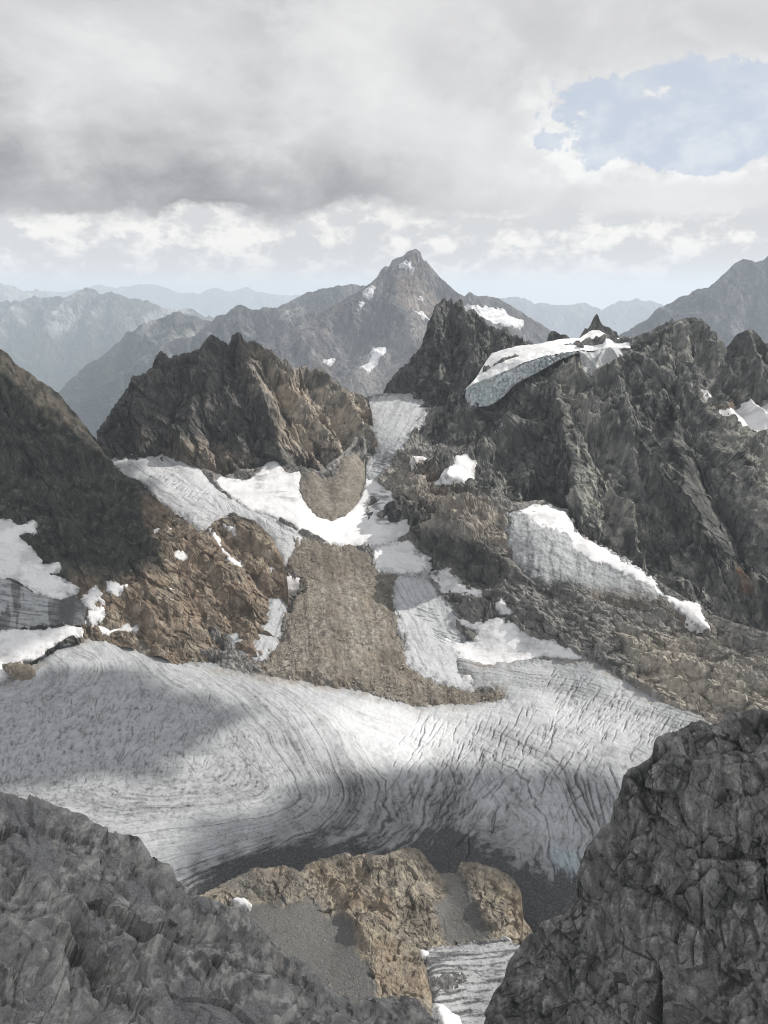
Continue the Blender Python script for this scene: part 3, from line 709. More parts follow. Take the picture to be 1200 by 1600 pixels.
_net = {}
def net_fields(p, px, py):
    if len(px) not in _net: _net[len(px)] = _net_fields(p, px, py)
    return _net[len(px)]
def _net_fields(p, px, py):
    zl = soft(px, py, [(-200, 1085), (60, 1085), (200, 1070), (330, 1100), (400, 1170), (330, 1215), (100, 1240), (-200, 1240)], 35, p, 80, 20)
    zr = soft(px, py, [(620, 1110), (800, 1105), (900, 1060), (1110, 1120), (1120, 1320), (930, 1320), (760, 1290), (650, 1210)], 40, p, 80, 20)
    zc = soft(px, py, [(300, 1080), (420, 1090), (560, 1180), (600, 1300), (480, 1330), (400, 1240)], 35, p, 80, 20)
    a = crack_net(px, py, 112, 9.0, 3.0, 501) * zl
    b = crack_net(px, py, 117, 15.0, 4.5, 511) * zr + crack_net(px, py, 128, 7.5, 4.0, 521) * zr * 0.6
    c = crack_net(px, py, 48, 11.0, 9.0, 531, 0.2) * zc * 0.7
    return a, b, c
def main_disp(p, px, py):
    s = flow_value(px, py) + fbm(p, 60, 3, 0.5, 17) * 0.10
    S = np.c_[s * 40, px * 0.012, py * 0.012]
    d = fbm(p, 120, 3, 0.5, 14) * 2.2 + fbm(p, 14, 4, 0.6, 15) * 0.6 + fbm(S, 9, 3, 0.5, 18) * 0.35 + fbm(S, 1.6, 2, 0.6, 13) * 0.22
    rough = sstep(fbm(p, 90, 2, 0.5, 19), -0.3, 0.5)
    d = d + fbm(p, 5, 3, 0.6, 16) * (0.12 + 0.30 * rough) * (1 - 0.8 * sstep(py, 1290, 1335))
    na, nb_, nc_ = net_fields(p, px, py)
    return d - carve(px, py, crev) - na * 2.0 - nb_ * 2.0 - nc_ * 0.8
def main_masks(p, px, py, sd):
    s = flow_value(px, py) + fbm(p, 80, 4, 0.5, 17) * 0.10
    S = np.c_[s * 40, px * 0.008, py * 0.008]
    bands = fbm(S, 22, 3, 0.55, 18); fineb = fbm(S * np.array([1, 2, 2]), 4.5, 4, 0.62, 22); hair = fbm(S * np.array([1, 6, 6]), 1.0, 2, 0.6, 23)
    zl = soft(px, py, [(-200, 1095), (60, 1095), (200, 1085), (310, 1110), (370, 1180), (300, 1225), (100, 1240), (-200, 1240)], 30, p, 80, 16)
    dirt = 0.08 + (1 - 0.75 * zl) * (sstep(bands, -0.1, 0.6) * 0.20 + sstep(fineb, 0.0, 0.7) * 0.13 + sstep(hair, -0.05, 0.5) * 0.24)
    sp = fbm(p, 7, 4, 0.75, 24); sp2 = fbm(p, 30, 4, 0.65, 25)
    dirt = dirt + sstep(sp, 0.15, 0.9) * 0.20 + sstep(sp2, 0.0, 0.7) * 0.12
    # each dark medial line
    rl = np.random.RandomState(77)
    for v in np.arange(0.2, 10.4, 0.17):
        v = v + rl.uniform(-0.07, 0.07); am = 0.12 + 0.55 * rl.rand() ** 2.2; wv = rl.uniform(0.007, 0.018)
        dirt = dirt + am * np.exp(-((s - v) / wv) ** 2) * sstep(fbm(S, 70, 2, 0.5, int(v * 10)), -0.5, 0.0) * (1 - 0.75 * zl)
    na, nb_, nc_ = net_fields(p, px, py)
    dirt = dirt + na * 0.34 + nb_ * 0.28 + nc_ * 0.25
    clean = soft(px, py, [(420, 1050), (600, 1085), (800, 1095), (1000, 1100), (1060, 1130), (980, 1180), (800, 1140), (660, 1210), (560, 1190), (470, 1110)], 45, p, 120, 30)
    dirt = dirt * (1 - 0.6 * clean)
    grey = soft(px, py, [(470, 1180), (540, 1190), (600, 1230), (680, 1220), (760, 1270), (860, 1330), (900, 1380), (860, 1460), (300, 1460), (320, 1360), (430, 1300), (500, 1260)], 38, p, 90, 26)  # dirt together with cloud shade, both carried by the colour
    black = soft(px, py, [(285, 1396), (335, 1370), (395, 1340), (455, 1328), (520, 1330), (600, 1336), (660, 1328), (710, 1316), (780, 1340), (850, 1366), (905, 1382), (930, 1470), (260, 1470)], 30, p, 45, 26)
    black = np.clip(black + black * (1 - black) * (fineb + hair) * 1.0, 0, 1)
    dirt = dirt + 0.36 * grey + black * (0.62 + 0.22 * sstep(fineb, -0.4, 0.3) + 0.16 * sstep(py, 1310, 1370))
    left = soft(px, py, [(-200, 1080), (240, 1080), (430, 1170), (470, 1260), (300, 1290), (-200, 1290)], 60, p, 100, 20)  # extra dirt that also deepens the cloud shade at left
    dirt = dirt + left * (0.06 + 0.14 * sstep(sp, -0.1, 0.6))
    edge = sstep(sd, 16, 0) * 0.25
    snow = soft(px, py, [(470, 1105), (620, 1110), (700, 1150), (660, 1215), (560, 1190), (490, 1150)], 35, p, 90, 24) * 0.55 + clean * 0.35
    silt = sstep(sd, 22, 2) * sstep(fbm(p, 40, 3, 0.6, 28), -0.2, 0.5) * 0.5 * (py < 1130)
    tip = soft(px, py, [(860, 1330), (905, 1340), (890, 1385), (860, 1360)], 10)
    return M4(len(p), r=np.clip(dirt + edge, 0, 0.97), g=np.clip(snow, 0, 1) * 0.7, b=tip * 0.5, a=np.clip(silt, 0, 1))
o = patch('glacier', basin, P_main, 1.02, M_ice, 7, 9, main_disp, main_masks, ragged=(4, 16), smooth=True, seed=2)
tag(o, 'wide grey and white glacier with curving dirt bands filling the valley floor', 'glacier')

# ---------------------------------------------------------------- smaller ice fields
def ice_disp(seed, a=0.8, size=16, along=None, cr=None):
    def f(p, px, py):
        d = fbm(p, size * 5, 3, 0.5, seed) * a * 2 + fbm(p, size, 4, 0.62, seed + 1) * a
        if cr: d = d - carve(px, py, cr)
        return d
    return f
def streak_masks(direction, freq=0.16, dirt=0.5, snow=0.0, seed=50, top=None, blue=0.0, low=0.12, clean=None, rim=0.0):
    """dirt streaks running along `direction` (picture degrees)"""
    ca, sa = math.cos(R(direction)), math.sin(R(direction))
    def f(p, px, py, sd):
        u = px * ca + py * sa; v = -px * sa + py * ca + fbm(p, 50, 3, 0.5, seed + 3) * 3
        S = np.c_[u * freq * 0.09, v * freq, u * 0 + seed]
        st = fbm(S, 1.0, 5, 0.65, seed); sp = fbm(p, 6, 4, 0.7, seed + 1)
        r = sstep(st, -0.05, 0.7) * dirt + sstep(sp, 0.1, 0.8) * 0.35 * (dirt + 0.2) + low
        r = r + rim * sstep(sd, 12, 0) * sstep(fbm(p, 16, 4, 0.7, seed + 7), -0.45, 0.35)
        g = np.full(len(p), snow, f4)
        if top is not None: 
            tp = soft(px, py, top, 5, p, 30, 4); g = np.maximum(g, tp); r = r * (1 - 0.9 * tp)
        if clean is not None: r = r * (1 - 0.8 * soft(px, py, clean, 14, p, 30, 8))
        return M4(len(p), r=np.clip(r, 0, 0.95), g=g, b=blue)
    return f

def cracks(n, xr, yf, ang, ln, hw=(0.5, 0.9), dp=(2, 5), seed=0):
    r = np.random.RandomState(seed); out = []
    for k in range(n):
        x = r.uniform(*xr); y = yf(x) + r.uniform(-1, 1) * 14; a = R(ang + r.uniform(-14, 14)); l = r.uniform(*ln)
        out.append(([(x, y), (x + math.cos(a) * l, y + math.sin(a) * l)], r.uniform(*hw), r.uniform(*dp)))
    return out

o = patch('glacier', basin, P_tongue, 1.05, M_ice, 2, 10, ice_disp(60, 0.8, 14, cr=cracks(50, (620, 720), lambda x: 930 + (x - 620) * 0.9, 20, (10, 30), dp=(1.5, 3), seed=5)),
          streak_masks(62, 0.22, 0.30, 0.15, seed=61, rim=0.5, low=0.04), ragged=(8, 20), smooth=False, seed=5)
tag(o, 'steep grey ice tongue along the right side of the brown moraine', 'glacier')
up_cr = cracks(55, (190, 330), lambda x: 715 + (x - 190) * 0.45, 150, (6, 16), seed=6) + cracks(45, (330, 460), lambda x: 778 + (x - 330) * 0.38, 60, (5, 14), seed=7)
o = patch('glacier', basin, P_upper, 1.05, M_ice, 4, 7, ice_disp(64, 0.9, 16, cr=up_cr),
          streak_masks(32, 0.2, 0.32, 0.25, seed=65, top=[(150, 686), (200, 692), (225, 700), (215, 715), (180, 715)], clean=[(280, 700), (330, 735), (350, 770), (300, 760)], rim=0.2), ragged=(2.0, 14), smooth=False, seed=6)
tag(o, 'bluish white glacier sliding down behind the dark left mountain', 'glacier')
o = patch('glacier', basin, P_saddle, 1.05, M_ice, 4, 7, ice_disp(68, 0.7, 14, cr=cracks(60, (575, 640), lambda x: 735 - (x - 575) * 0.55, 8, (10, 26), dp=(2, 5), seed=8)),
          streak_masks(118, 0.2, 0.28, 0.1, seed=69, top=[(655, 598), (684, 586), (688, 604), (672, 620), (650, 612)], rim=0.45), ragged=(4.5, 14), smooth=False, seed=7)
tag(o, 'grey glacier descending from the saddle left of the black jagged peak', 'glacier')
def wall_masks(p, px, py, sd):
    st = fbm(np.c_[px * 0.09 + fbm(p, 40, 2, 0.5, 3) * 0.4, py * 0.010, px * 0], 1.0, 5, 0.65, 71); hz = fbm(np.c_[px * 0.02, (py - px * 0.45) * 0.16, px * 0], 1.0, 4, 0.6, 72)
    low = sstep(py - np.interp(px, [790, 850, 920, 1000, 1060], [880, 900, 905, 915, 930]), 0, 30)
    r = 0.20 + sstep(st, 0, 0.7) * 0.35 + sstep(hz, 0.05, 0.7) * 0.25 + low * 0.5 + sstep(fbm(p, 7, 4, 0.7, 73), 0.1, 0.8) * 0.25
    r = r + sstep(sd, 14, 0) * 0.45 * sstep(fbm(p, 20, 4, 0.7, 74), -0.4, 0.4)
    return M4(len(p), r=np.clip(r, 0, 0.92), a=low * 0.4)
o = patch('glacier', basin, P_wall, 1.05, M_dirtyice, 6, 6, ice_disp(70, 1.1, 14), wall_masks, ragged=(6, 14), smooth=False, seed=8)
tag(o, 'streaked grey ice wall hanging under the big dark rock face', 'glacier')
o = patch('glacier', basin, P_lowice, 1.0, M_ice, 5, 5, ice_disp(74, 0.8, 12), streak_masks(110, 0.2, 0.35, 0.15, seed=75, rim=0.3), ragged=(2.5, 12), smooth=False, seed=9)
tag(o, 'small tongue of dirty ice between the brown slope and the moraine', 'glacier')

# ---------------------------------------------------------------- snow fields in the basin
def snow(name, label, poly, depth=basin, thick=1.6, edge=6.0, step=1.05, rag=(3.5, 12), seed=1, masks=None, a=0.7, group=None, und=35.0, lift=0.0, ground=None, plunge=1.6, under=None):
    o = patch(name, depth, poly, step, M_snow, thick, edge, rolling(und, a * 1.6, 5, 0.55, seed + 5), masks or snow_masks(0.10, 80 + seed), ragged=rag, seed=seed, lift=lift, ground=ground, plunge=plunge, under=under)
    return tag(o, label, 'snow', group)
snow('snow_field', 'brilliant white snow basin curving below the tan peak', P_cirque, seed=11, thick=3, edge=9, rag=(2.2, 12),
     masks=snow_masks(0.05, 91, [([(575, 770), (605, 765), (625, 800), (622, 822), (590, 820), (580, 795)], 0.75), ([(398, 738), (425, 726), (420, 745), (400, 765)], 0.5), ([(420, 770), (460, 768), (465, 785), (430, 780)], 0.4)]))
snow('snow_field', 'white snow apron at the top edge of the brown moraine', P_apron, thick=1.5, edge=4, rag=(5, 13), seed=12)
snow('snow_field', 'white snowfield below the rocky bench right of the ice tongue', P_lowsnow, thick=1.5, edge=4, rag=(5, 13), seed=13, masks=snow_masks(0.10, 93, [([(735, 980), (760, 990), (745, 1012), (725, 1005)], 0.6)]))
snow('snow_patch', 'pointed white snow wedge under the dark rock buttress', P_wedge, seed=14, thick=1.2, edge=2, rag=(2.2, 9), ground=bench_rel.low)
snow('snow_patch', 'snow patch at the foot of the rusty rock knob', P_knobsnow, seed=15, thick=1.2, edge=2, rag=(2.2, 9), ground=bench_rel.low)
snow('snow_patch', 'small ragged snow patch above the lower snowfield', P_small1, seed=18, thick=1.2, edge=2, rag=(2.2, 9), ground=bench_rel.low)
snow('snow_strip', 'long white snow strip along the top of the streaked ice wall', [(800, 804), (830, 790), (852, 788), (885, 800), (893, 812), (900, 832), (922, 845), (945, 855), (985, 880), (1022, 906), (1032, 926), (1062, 936), (1094, 944), (1101, 965), (1113, 989), (1082, 977), (1054, 955), (1040, 936), (1010, 920),
     (980, 902), (945, 886), (920, 880), (895, 864), (886, 838), (850, 830), (830, 824), (812, 812)], seed=19, lift=0.4, thick=1.2, edge=2.5, rag=(4.5, 11), under=(P_wall, 6, 6))
snow('snow_patch', 'thin slanting snow sliver on the pale rock bench at right', [(1045, 1012), (1058, 1016), (1078, 1026), (1074, 1028), (1055, 1020)], seed=20, thick=1.5, edge=1.5, rag=(1.0, 8), ground=bench_rel.low)
snow('snow_tip', 'pointed white snow tip at the top of the bluish glacier', [(167, 674), (173, 680), (186, 690), (196, 697), (178, 697), (170, 690)], seed=21, thick=4, rag=(1.0, 8))

# ---------------------------------------------------------------- moraine and debris cones
def mor_masks(p, px, py, sd):
    n = fbm(p, 45, 5, 0.6, 100); gul = fbm(np.c_[(px - (py - 850) * 0.12) * 0.05, py * 0.004, px * 0], 1.0, 4, 0.6, 101)
    dark = soft(px, py, [(450, 850), (590, 850), (600, 930), (560, 900), (500, 900), (470, 930)], 24, p, 50, 14) * 0.75 + soft(px, py, [(590, 900), (612, 905), (622, 990), (640, 1050), (600, 1080), (590, 1000)], 14, p, 40, 10) * 0.55 + sstep(py, 1045, 1090) * 0.35
    pale = soft(px, py, [(582, 965), (600, 965), (608, 1000), (596, 1010), (585, 990)], 8, p, 20, 8)
    return M4(len(p), r=sstep(n, -0.2, 0.5) * 0.5, g=np.clip(dark * (0.7 + 0.5 * n) + sstep(fbm(p, 14, 4, 0.7, 107), 0.0, 0.7) * 0.5 + sstep(gul, -0.1, -0.6) * 0.3, 0, 0.9), b=np.clip(pale * 0.8 + sstep(gul, 0.15, 0.7) * 0.12 + sstep(fbm(p, 6, 3, 0.7, 103), 0.4, 0.8) * 0.5, 0, 1))
def mor_disp(p, px, py):
    gul = fbm(np.c_[(px - (py - 850) * 0.12) * 0.022, py * 0.004, px * 0], 1.0, 2, 0.5, 101)
    o, c = facets(p, 9.0, 41); o2, c2 = facets(p, 3.5, 43)
    return fbm(p, 70, 4, 0.55, 102) * 5 + gul * 4.0 + fbm(np.c_[(px - (py - 850) * 0.12) * 0.07 + fbm(p, 60, 2, 0.5, 5) * 0.3, py * 0.008, px * 0], 1.0, 3, 0.55, 109) * 1.6 + fbm(p, 16, 4, 0.65, 104) * 0.8 + o * 0.7 + np.maximum(o2 - 0.2, 0) * 1.2
o = patch('moraine', basin, P_moraine, 1.1, M_mor, 5, 9, mor_disp, mor_masks, ragged=(8, 22), smooth=False, seed=31, lift=2.5)
tag(o, 'brown rubble moraine running down the middle onto the glacier', 'moraine')
def cone_disp(p, px, py): return fbm(p, 40, 3, 0.5, 112) * 2 + fbm(p, 8, 4, 0.6, 113) * 0.7 + 4 * np.exp(-(line_d(px, py, [(548, 708), (540, 760), (522, 808)]) / 16) ** 2) - 3 * np.exp(-(line_d(px, py, [(500, 748), (512, 770), (518, 800)]) / 7) ** 2)
o = patch('debris_cone', basin, P_cone, 1.1, M_mor, 3.5, 7, cone_disp, lambda p, x, y, s: M4(len(p), g=0.35 + 0.3 * fbm(p, 25, 4, 0.6, 5), b=0.15), ragged=(3, 12), smooth=False, seed=32, lift=1)
tag(o, 'smooth brown debris cone below the right end of the tan peak', 'debris')

# ---------------------------------------------------------------- loose boulders on the moraine and the scree
def boulders(name, label, depth, poly, n, size, lift, mat, seed, group=None):
    r = np.random.RandomState(seed); A = np.array(poly, float); lo, hi = A.min(0), A.max(0)
    px = r.uniform(lo[0], hi[0], n * 4); py = r.uniform(lo[1], hi[1], n * 4)
    k = poly_sd(px, py, poly) > 4; px, py = px[k][:n], py[k][:n]
    P = place(px, py, depth(px, py)).astype(float); P[:, 2] += lift
    ico = np.array([(0, 0, 1), (.9, 0, .3), (.28, .85, .35), (-.73, .53, .3), (-.73, -.53, .35), (.28, -.85, .3), (0, 0, -.8)])
    tri = np.array([(0, 1, 2), (0, 2, 3), (0, 3, 4), (0, 4, 5), (0, 5, 1), (6, 2, 1), (6, 3, 2), (6, 4, 3), (6, 5, 4), (6, 1, 5)])
    sc = size[0] * (size[1] / size[0]) ** (r.rand(len(px)) ** 3.0)
    V = []; 
    for i in range(len(px)):
        a = r.rand() * 6.28; c, s_ = math.cos(a), math.sin(a)
        v = ico * (1 + r.uniform(-0.28, 0.28, (7, 1))) * sc[i] * np.array([1, r.uniform(0.6, 1.0), r.uniform(0.45, 0.85)])
        V.append(np.c_[v[:, 0] * c - v[:, 1] * s_, v[:, 0] * s_ + v[:, 1] * c, v[:, 2]] + P[i])
    V = np.concatenate(V); T = (tri[None] + 7 * np.arange(len(px))[:, None, None]).reshape(-1, 3)
    o = mesh_obj(name, V, T, mat, False, M4(len(V), b=np.repeat(r.rand(len(px)) * 0.9, 7)))
    return tag(o, label, 'rubble', None, 'stuff')
boulders('boulder_rubble', 'loose brown boulders strewn over the moraine', basin, P_moraine, 2600, (0.7, 3.8), 6.0, M_mor, 601)

# ================================================================== TAN PEAK
tan_ctl = [(160, 655, 2020), (270, 555, 2150), (330, 530, 2200), (372, 523, 2200), (410, 535, 2180), (470, 575, 2150), (540, 608, 2180), (588, 690, 2010), (160, 700, 1950), (250, 720, 1930), (350, 760, 1905), (470, 760, 1900), (590, 730, 1965),
           (330, 630, 2020), (420, 640, 2010), (260, 640, 2010), (500, 660, 2010), (560, 660, 2060), (350, 800, 1870), (520, 780, 1910)]
tan_depth = Depth(tan_ctl)
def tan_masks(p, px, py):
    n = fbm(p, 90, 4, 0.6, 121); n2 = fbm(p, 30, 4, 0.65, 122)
    right = soft(px, py, [(385, 545), (480, 580), (560, 615), (600, 700), (560, 740), (480, 740), (440, 690), (410, 620)], 30, p, 80, 22)  # sunlit right half painted pale and tan, shaded left half darker
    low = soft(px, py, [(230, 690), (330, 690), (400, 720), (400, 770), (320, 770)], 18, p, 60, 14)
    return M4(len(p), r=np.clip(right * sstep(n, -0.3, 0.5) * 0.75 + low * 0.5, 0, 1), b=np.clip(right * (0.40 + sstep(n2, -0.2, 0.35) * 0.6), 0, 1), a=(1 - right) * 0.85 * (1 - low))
dt = crag(110, 22, 13, 1.2, beds=((-0.5, 0.2, 0.8), 14.0, 0.05), grain=((0.5, -0.5, -0.7), 2.4))
for pts, wd, h in (([(371, 525), (392, 580), (425, 650), (446, 728)], 10, 40), ([(326, 530), (318, 590), (300, 650), (290, 700)], 13, 30), ([(420, 546), (462, 610), (510, 680), (535, 712)], 10, 34), ([(505, 584), (545, 640), (588, 705)], 9, 36),
                   ([(251, 553), (232, 610), (215, 670)], 11, 26), ([(350, 535), (368, 590), (392, 660), (405, 730)], 9, -26), ([(400, 535), (432, 600), (475, 690), (490, 735)], 10, -34), ([(485, 580), (520, 640), (556, 705)], 9, -34),
                   ([(290, 550), (275, 610), (255, 690)], 11, -24), ([(450, 572), (485, 632), (525, 700)], 8, -20)):
    dt = ridge_line(dt, pts, wd, h)
dt_j = dt
def dt(p, px, py): return dt_j(p, px, py) - crack_net(px, py, 58, 30, 5, 571) * 4
dt.low = dt_j.low
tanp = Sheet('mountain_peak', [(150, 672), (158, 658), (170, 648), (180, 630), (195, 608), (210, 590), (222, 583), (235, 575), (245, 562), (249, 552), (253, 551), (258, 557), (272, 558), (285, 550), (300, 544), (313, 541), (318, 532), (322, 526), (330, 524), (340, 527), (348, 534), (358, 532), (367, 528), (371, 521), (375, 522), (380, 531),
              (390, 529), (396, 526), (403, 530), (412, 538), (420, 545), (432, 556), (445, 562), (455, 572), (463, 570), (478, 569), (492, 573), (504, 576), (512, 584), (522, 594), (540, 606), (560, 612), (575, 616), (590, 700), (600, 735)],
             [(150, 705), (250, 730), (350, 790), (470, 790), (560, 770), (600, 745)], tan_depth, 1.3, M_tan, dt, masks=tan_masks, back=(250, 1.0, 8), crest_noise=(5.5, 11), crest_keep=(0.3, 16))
tag(tanp.obj, 'jagged tan and grey rock peak left of the saddle glacier', 'mountain', None, 'structure')

# ================================================================== LEFT MOUNTAIN
lm_ctl = [(-200, 440, 1800), (0, 545, 1720), (80, 612, 1740), (150, 688, 1760), (200, 755, 1670), (250, 790, 1630), (300, 812, 1590), (360, 805, 1570), (405, 818, 1540), (430, 850, 1480), (450, 890, 1440), (0, 700, 1560), (0, 800, 1420), (100, 800, 1500), (200, 850, 1480), (250, 870, 1460), (330, 880, 1440),
          (390, 880, 1430), (0, 905, 1330), (0, 960, 1275), (0, 1030, 1230), (130, 940, 1340), (130, 985, 1290), (250, 960, 1330), (330, 960, 1345), (420, 950, 1370), (230, 1010, 1262), (330, 1030, 1255), (410, 1045, 1245), (450, 1000, 1310), (-200, 800, 1380), (-200, 1030, 1180), (100, 690, 1650), (300, 1120, 1130), (0, 1120, 1120),
          (-200, 1120, 1090)]
lm = Depth(lm_ctl)
L_snow = [
    ('snow_field', 'large white snowfield at the left edge above the streaked ice', [(-170, 790), (-60, 800), (0, 808), (16, 808), (28, 818), (55, 815), (54, 832), (32, 838), (44, 846), (60, 866), (68, 882), (95, 875), (98, 889), (80, 897), (102, 905), (123, 917), (117, 928), (95, 938), (60, 930), (30, 912), (15, 905), (-60, 900), (-170, 890)]),
    ('snow_field', 'white snowfield below the streaked ice at the left edge of the glacier', [(-170, 975), (0, 984), (20, 982), (60, 982), (105, 977), (126, 980), (120, 990), (100, 1002), (76, 1016), (72, 1028), (40, 1036), (10, 1042), (22, 1060), (0, 1066), (-170, 1072)]),
    ('snow_patch', 'upper white snow patch beside the brown rock right of the left snowfield', [(165, 905), (180, 903), (196, 914), (182, 928), (170, 921)]),
    ('snow_patch', 'middle white snow patch in the gap above the glacier at left', [(138, 949), (150, 944), (171, 953), (158, 968), (142, 974), (134, 965)]),
    ('snow_patch', 'low white snow bank touching the top edge of the glacier at left', [(146, 974), (165, 975), (190, 969), (217, 972), (220, 984), (205, 986), (190, 985), (165, 988), (150, 982)]),
    ('snow_patch', 'mottled dirty snow patch beside the right end of the left snowfield', [(124, 932), (140, 920), (152, 914), (158, 932), (142, 948), (128, 946)]),
    ('snow_patch', 'thin white snow streak on the brown slope, left one of two', [(243, 823), (256, 819), (268, 821), (262, 824), (246, 825)]),
    ('snow_patch', 'thin white snow streak on the brown slope, right one of two', [(274, 825), (284, 823), (292, 826), (286, 829), (276, 828)]),
    ('snow_patch', 'rounded white snow patch in the middle of the brown slope', [(268, 869), (276, 863), (287, 862), (298, 867), (297, 876), (290, 874), (286, 879), (278, 873)]),
    ('snow_patch', 'long white snow stripe between the brown slope and the rusty knob', [(328, 830), (340, 833), (348, 850), (362, 862), (374, 869), (386, 882), (378, 884), (362, 876), (345, 860), (334, 845)]),
    ('snow_patch', 'tiny white snow speck low on the brown slope', [(262, 916), (268, 914), (273, 917), (268, 921)]),
    ('snow_patch', 'small white snow speck on the rusty knob', [(422, 884), (430, 881), (433, 885), (425, 888)]),
    ('snow_patch', 'short snow sliver across the top of the rusty knob', [(352, 823), (362, 824), (374, 829), (368, 830), (354, 827)]),
    ('snow_patch', 'small white snow crumb at the glacier edge under the brown slope', [(268, 1003), (276, 1002), (288, 1010), (276, 1010)]),
    ('snow_patch', 'thin snow sliver where the brown slope meets the glacier', [(312, 1029), (326, 1030), (342, 1025), (340, 1030), (322, 1034)]),
]
P_lice = [(-170, 890), (-60, 900), (15, 905), (30, 912), (60, 930), (95, 938), (118, 932), (130, 950), (128, 970), (80, 976), (20, 983), (-170, 980)]
def lm_masks(p, px, py):
    n = fbm(p, 60, 4, 0.6, 131); n2 = fbm(p, 22, 4, 0.65, 132)
    brown = soft(px, py, [(225, 780), (300, 800), (440, 810), (460, 1060), (220, 1060), (100, 960), (110, 900), (200, 900), (250, 880)], 24, p, 60, 16)  # brown rock, painted up to the cloud shadow's edge; darker colour beyond
    orange = soft(px, py, [(395, 830), (430, 850), (450, 900), (430, 930), (405, 900), (390, 870)], 12, p, 30, 9)
    crest_lit = soft(px, py, [(0, 545), (60, 590), (150, 690), (165, 720), (140, 700), (90, 650), (40, 610), (0, 580)], 10, p, 40, 8)  # sunlit rim of the crest painted pale
    rub = soft(px, py, [(300, 1000), (360, 1010), (420, 1040), (400, 1060), (320, 1040)], 10, p, 30, 8)
    return M4(len(p), r=np.clip(brown * (0.75 + 0.4 * n) + orange * 0.5, 0, 1), b=np.clip(crest_lit * 0.9 + brown * sstep(n2, 0.05, 0.6) * 0.75 + orange * 0.3, 0, 1), g=rub * 0.5)
dl = crag(100, 14, 15, 1.2, block=0.85, beds=((0.5, -0.2, 0.8), 12.0, 0.07), grain=((0.6, -0.5, -0.6), 2.0))
dl = ridge_line(dl, [(130, 680), (200, 780), (250, 880)], 20, 14)
dl = ridge_line(dl, [(60, 650), (150, 790), (180, 880)], 22, -10)
dl = ridge_line(dl, [(345, 830), (380, 880), (420, 930)], 9, -9)
dl_j = dl
def dl(p, px, py): return dl_j(p, px, py) - crack_net(px, py, 48, 34, 5, 581) * 3
dl.low = dl_j.low
lms = Sheet('mountain_slope', [(-200, 440), (-80, 500), (0, 546), (12, 553), (24, 568), (40, 578), (62, 595), (85, 612), (100, 625), (118, 645), (135, 666), (146, 682), (156, 697), (168, 713), (190, 740), (216, 752), (250, 786), (288, 810), (310, 830), (325, 826), (336, 812), (352, 806), (372, 805), (392, 811), (405, 818), (418, 832), (428, 846), (438, 866), (445, 884), (449, 905), (452, 950), (456, 990)],
            [(-200, 1085), (0, 1066), (40, 1052), (70, 1030), (100, 1010), (150, 998), (220, 1014), (300, 1050), (410, 1066), (456, 1030)], lm, 1.4, M_left, dl, masks=lm_masks, covers=[(q, 5, 3) if nm == 'snow_field' else (q, 3.0, 0.8) for nm, _, q in L_snow] + [(P_lice, 5, 3)], back=(160, 1.2, 8), crest_noise=(2.0, 16))
tag(lms.obj, 'dark mountain slope at left turning rusty brown towards the glacier', 'mountain', None, 'structure')
for k, (nm, lab, q) in enumerate(L_snow):
    big = nm == 'snow_field'
    snow(nm, lab, q, depth=lm, thick=2.2 if big else 1.0, edge=9 if big else 3, step=1.1 if big else 0.9, rag=(4.0, 14) if big else ((5.5, 12) if k < 6 else (2.0, 7)), seed=140 + k, ground=None if big else dl.low, group=None if big else 'snow patches on the left slope')
def lice_masks(p, px, py, sd):
    st = fbm(np.c_[px * 0.025, (py - px * 0.12) * 0.28, px * 0], 1.0, 5, 0.65, 151); vt = fbm(np.c_[px * 0.05, py * 0.012, px * 0], 1.0, 3, 0.6, 152)
    return M4(len(p), r=np.clip(0.25 + sstep(st, -0.1, 0.6) * 0.45 + sstep(vt, 0.05, 0.45) * 0.45 + sstep(px, 85, 110) * 0.5, 0, 0.9))
o = patch('ice_cliff', lm, P_lice, 1.1, M_dirtyice, 6, 5, ice_disp(153, 0.9, 12), lice_masks, ragged=(2, 12), smooth=False, seed=33)
tag(o, 'dirty layered ice band between the two left snowfields', 'ice')
o = patch('debris_cone', basin, [(196, 984), (212, 987), (226, 996), (240, 1012), (251, 1026), (240, 1031), (222, 1024), (206, 1012), (198, 998)], 1.0, M_mor, 5, 5, cone_disp, lambda p, x, y, s: M4(len(p), g=0.35), ragged=(1, 9), smooth=False, seed=34, lift=8)
tag(o, 'small brown debris cone spilling onto the glacier under the low snow bank', 'debris')
o = patch('debris_island', basin, [(9, 1044), (24, 1041), (44, 1043), (56, 1054), (46, 1064), (30, 1064), (18, 1056)], 1.0, M_mor, 5, 4, rolling(8, 1.2), lambda p, x, y, s: M4(len(p), r=0.6, g=0.4 + 0.3 * fbm(p, 8, 3, 0.6, 5)), ragged=(3.5, 9), smooth=False, seed=35, lift=8)
tag(o, 'little reddish brown rubble island beside the lower left snowfield', 'debris')

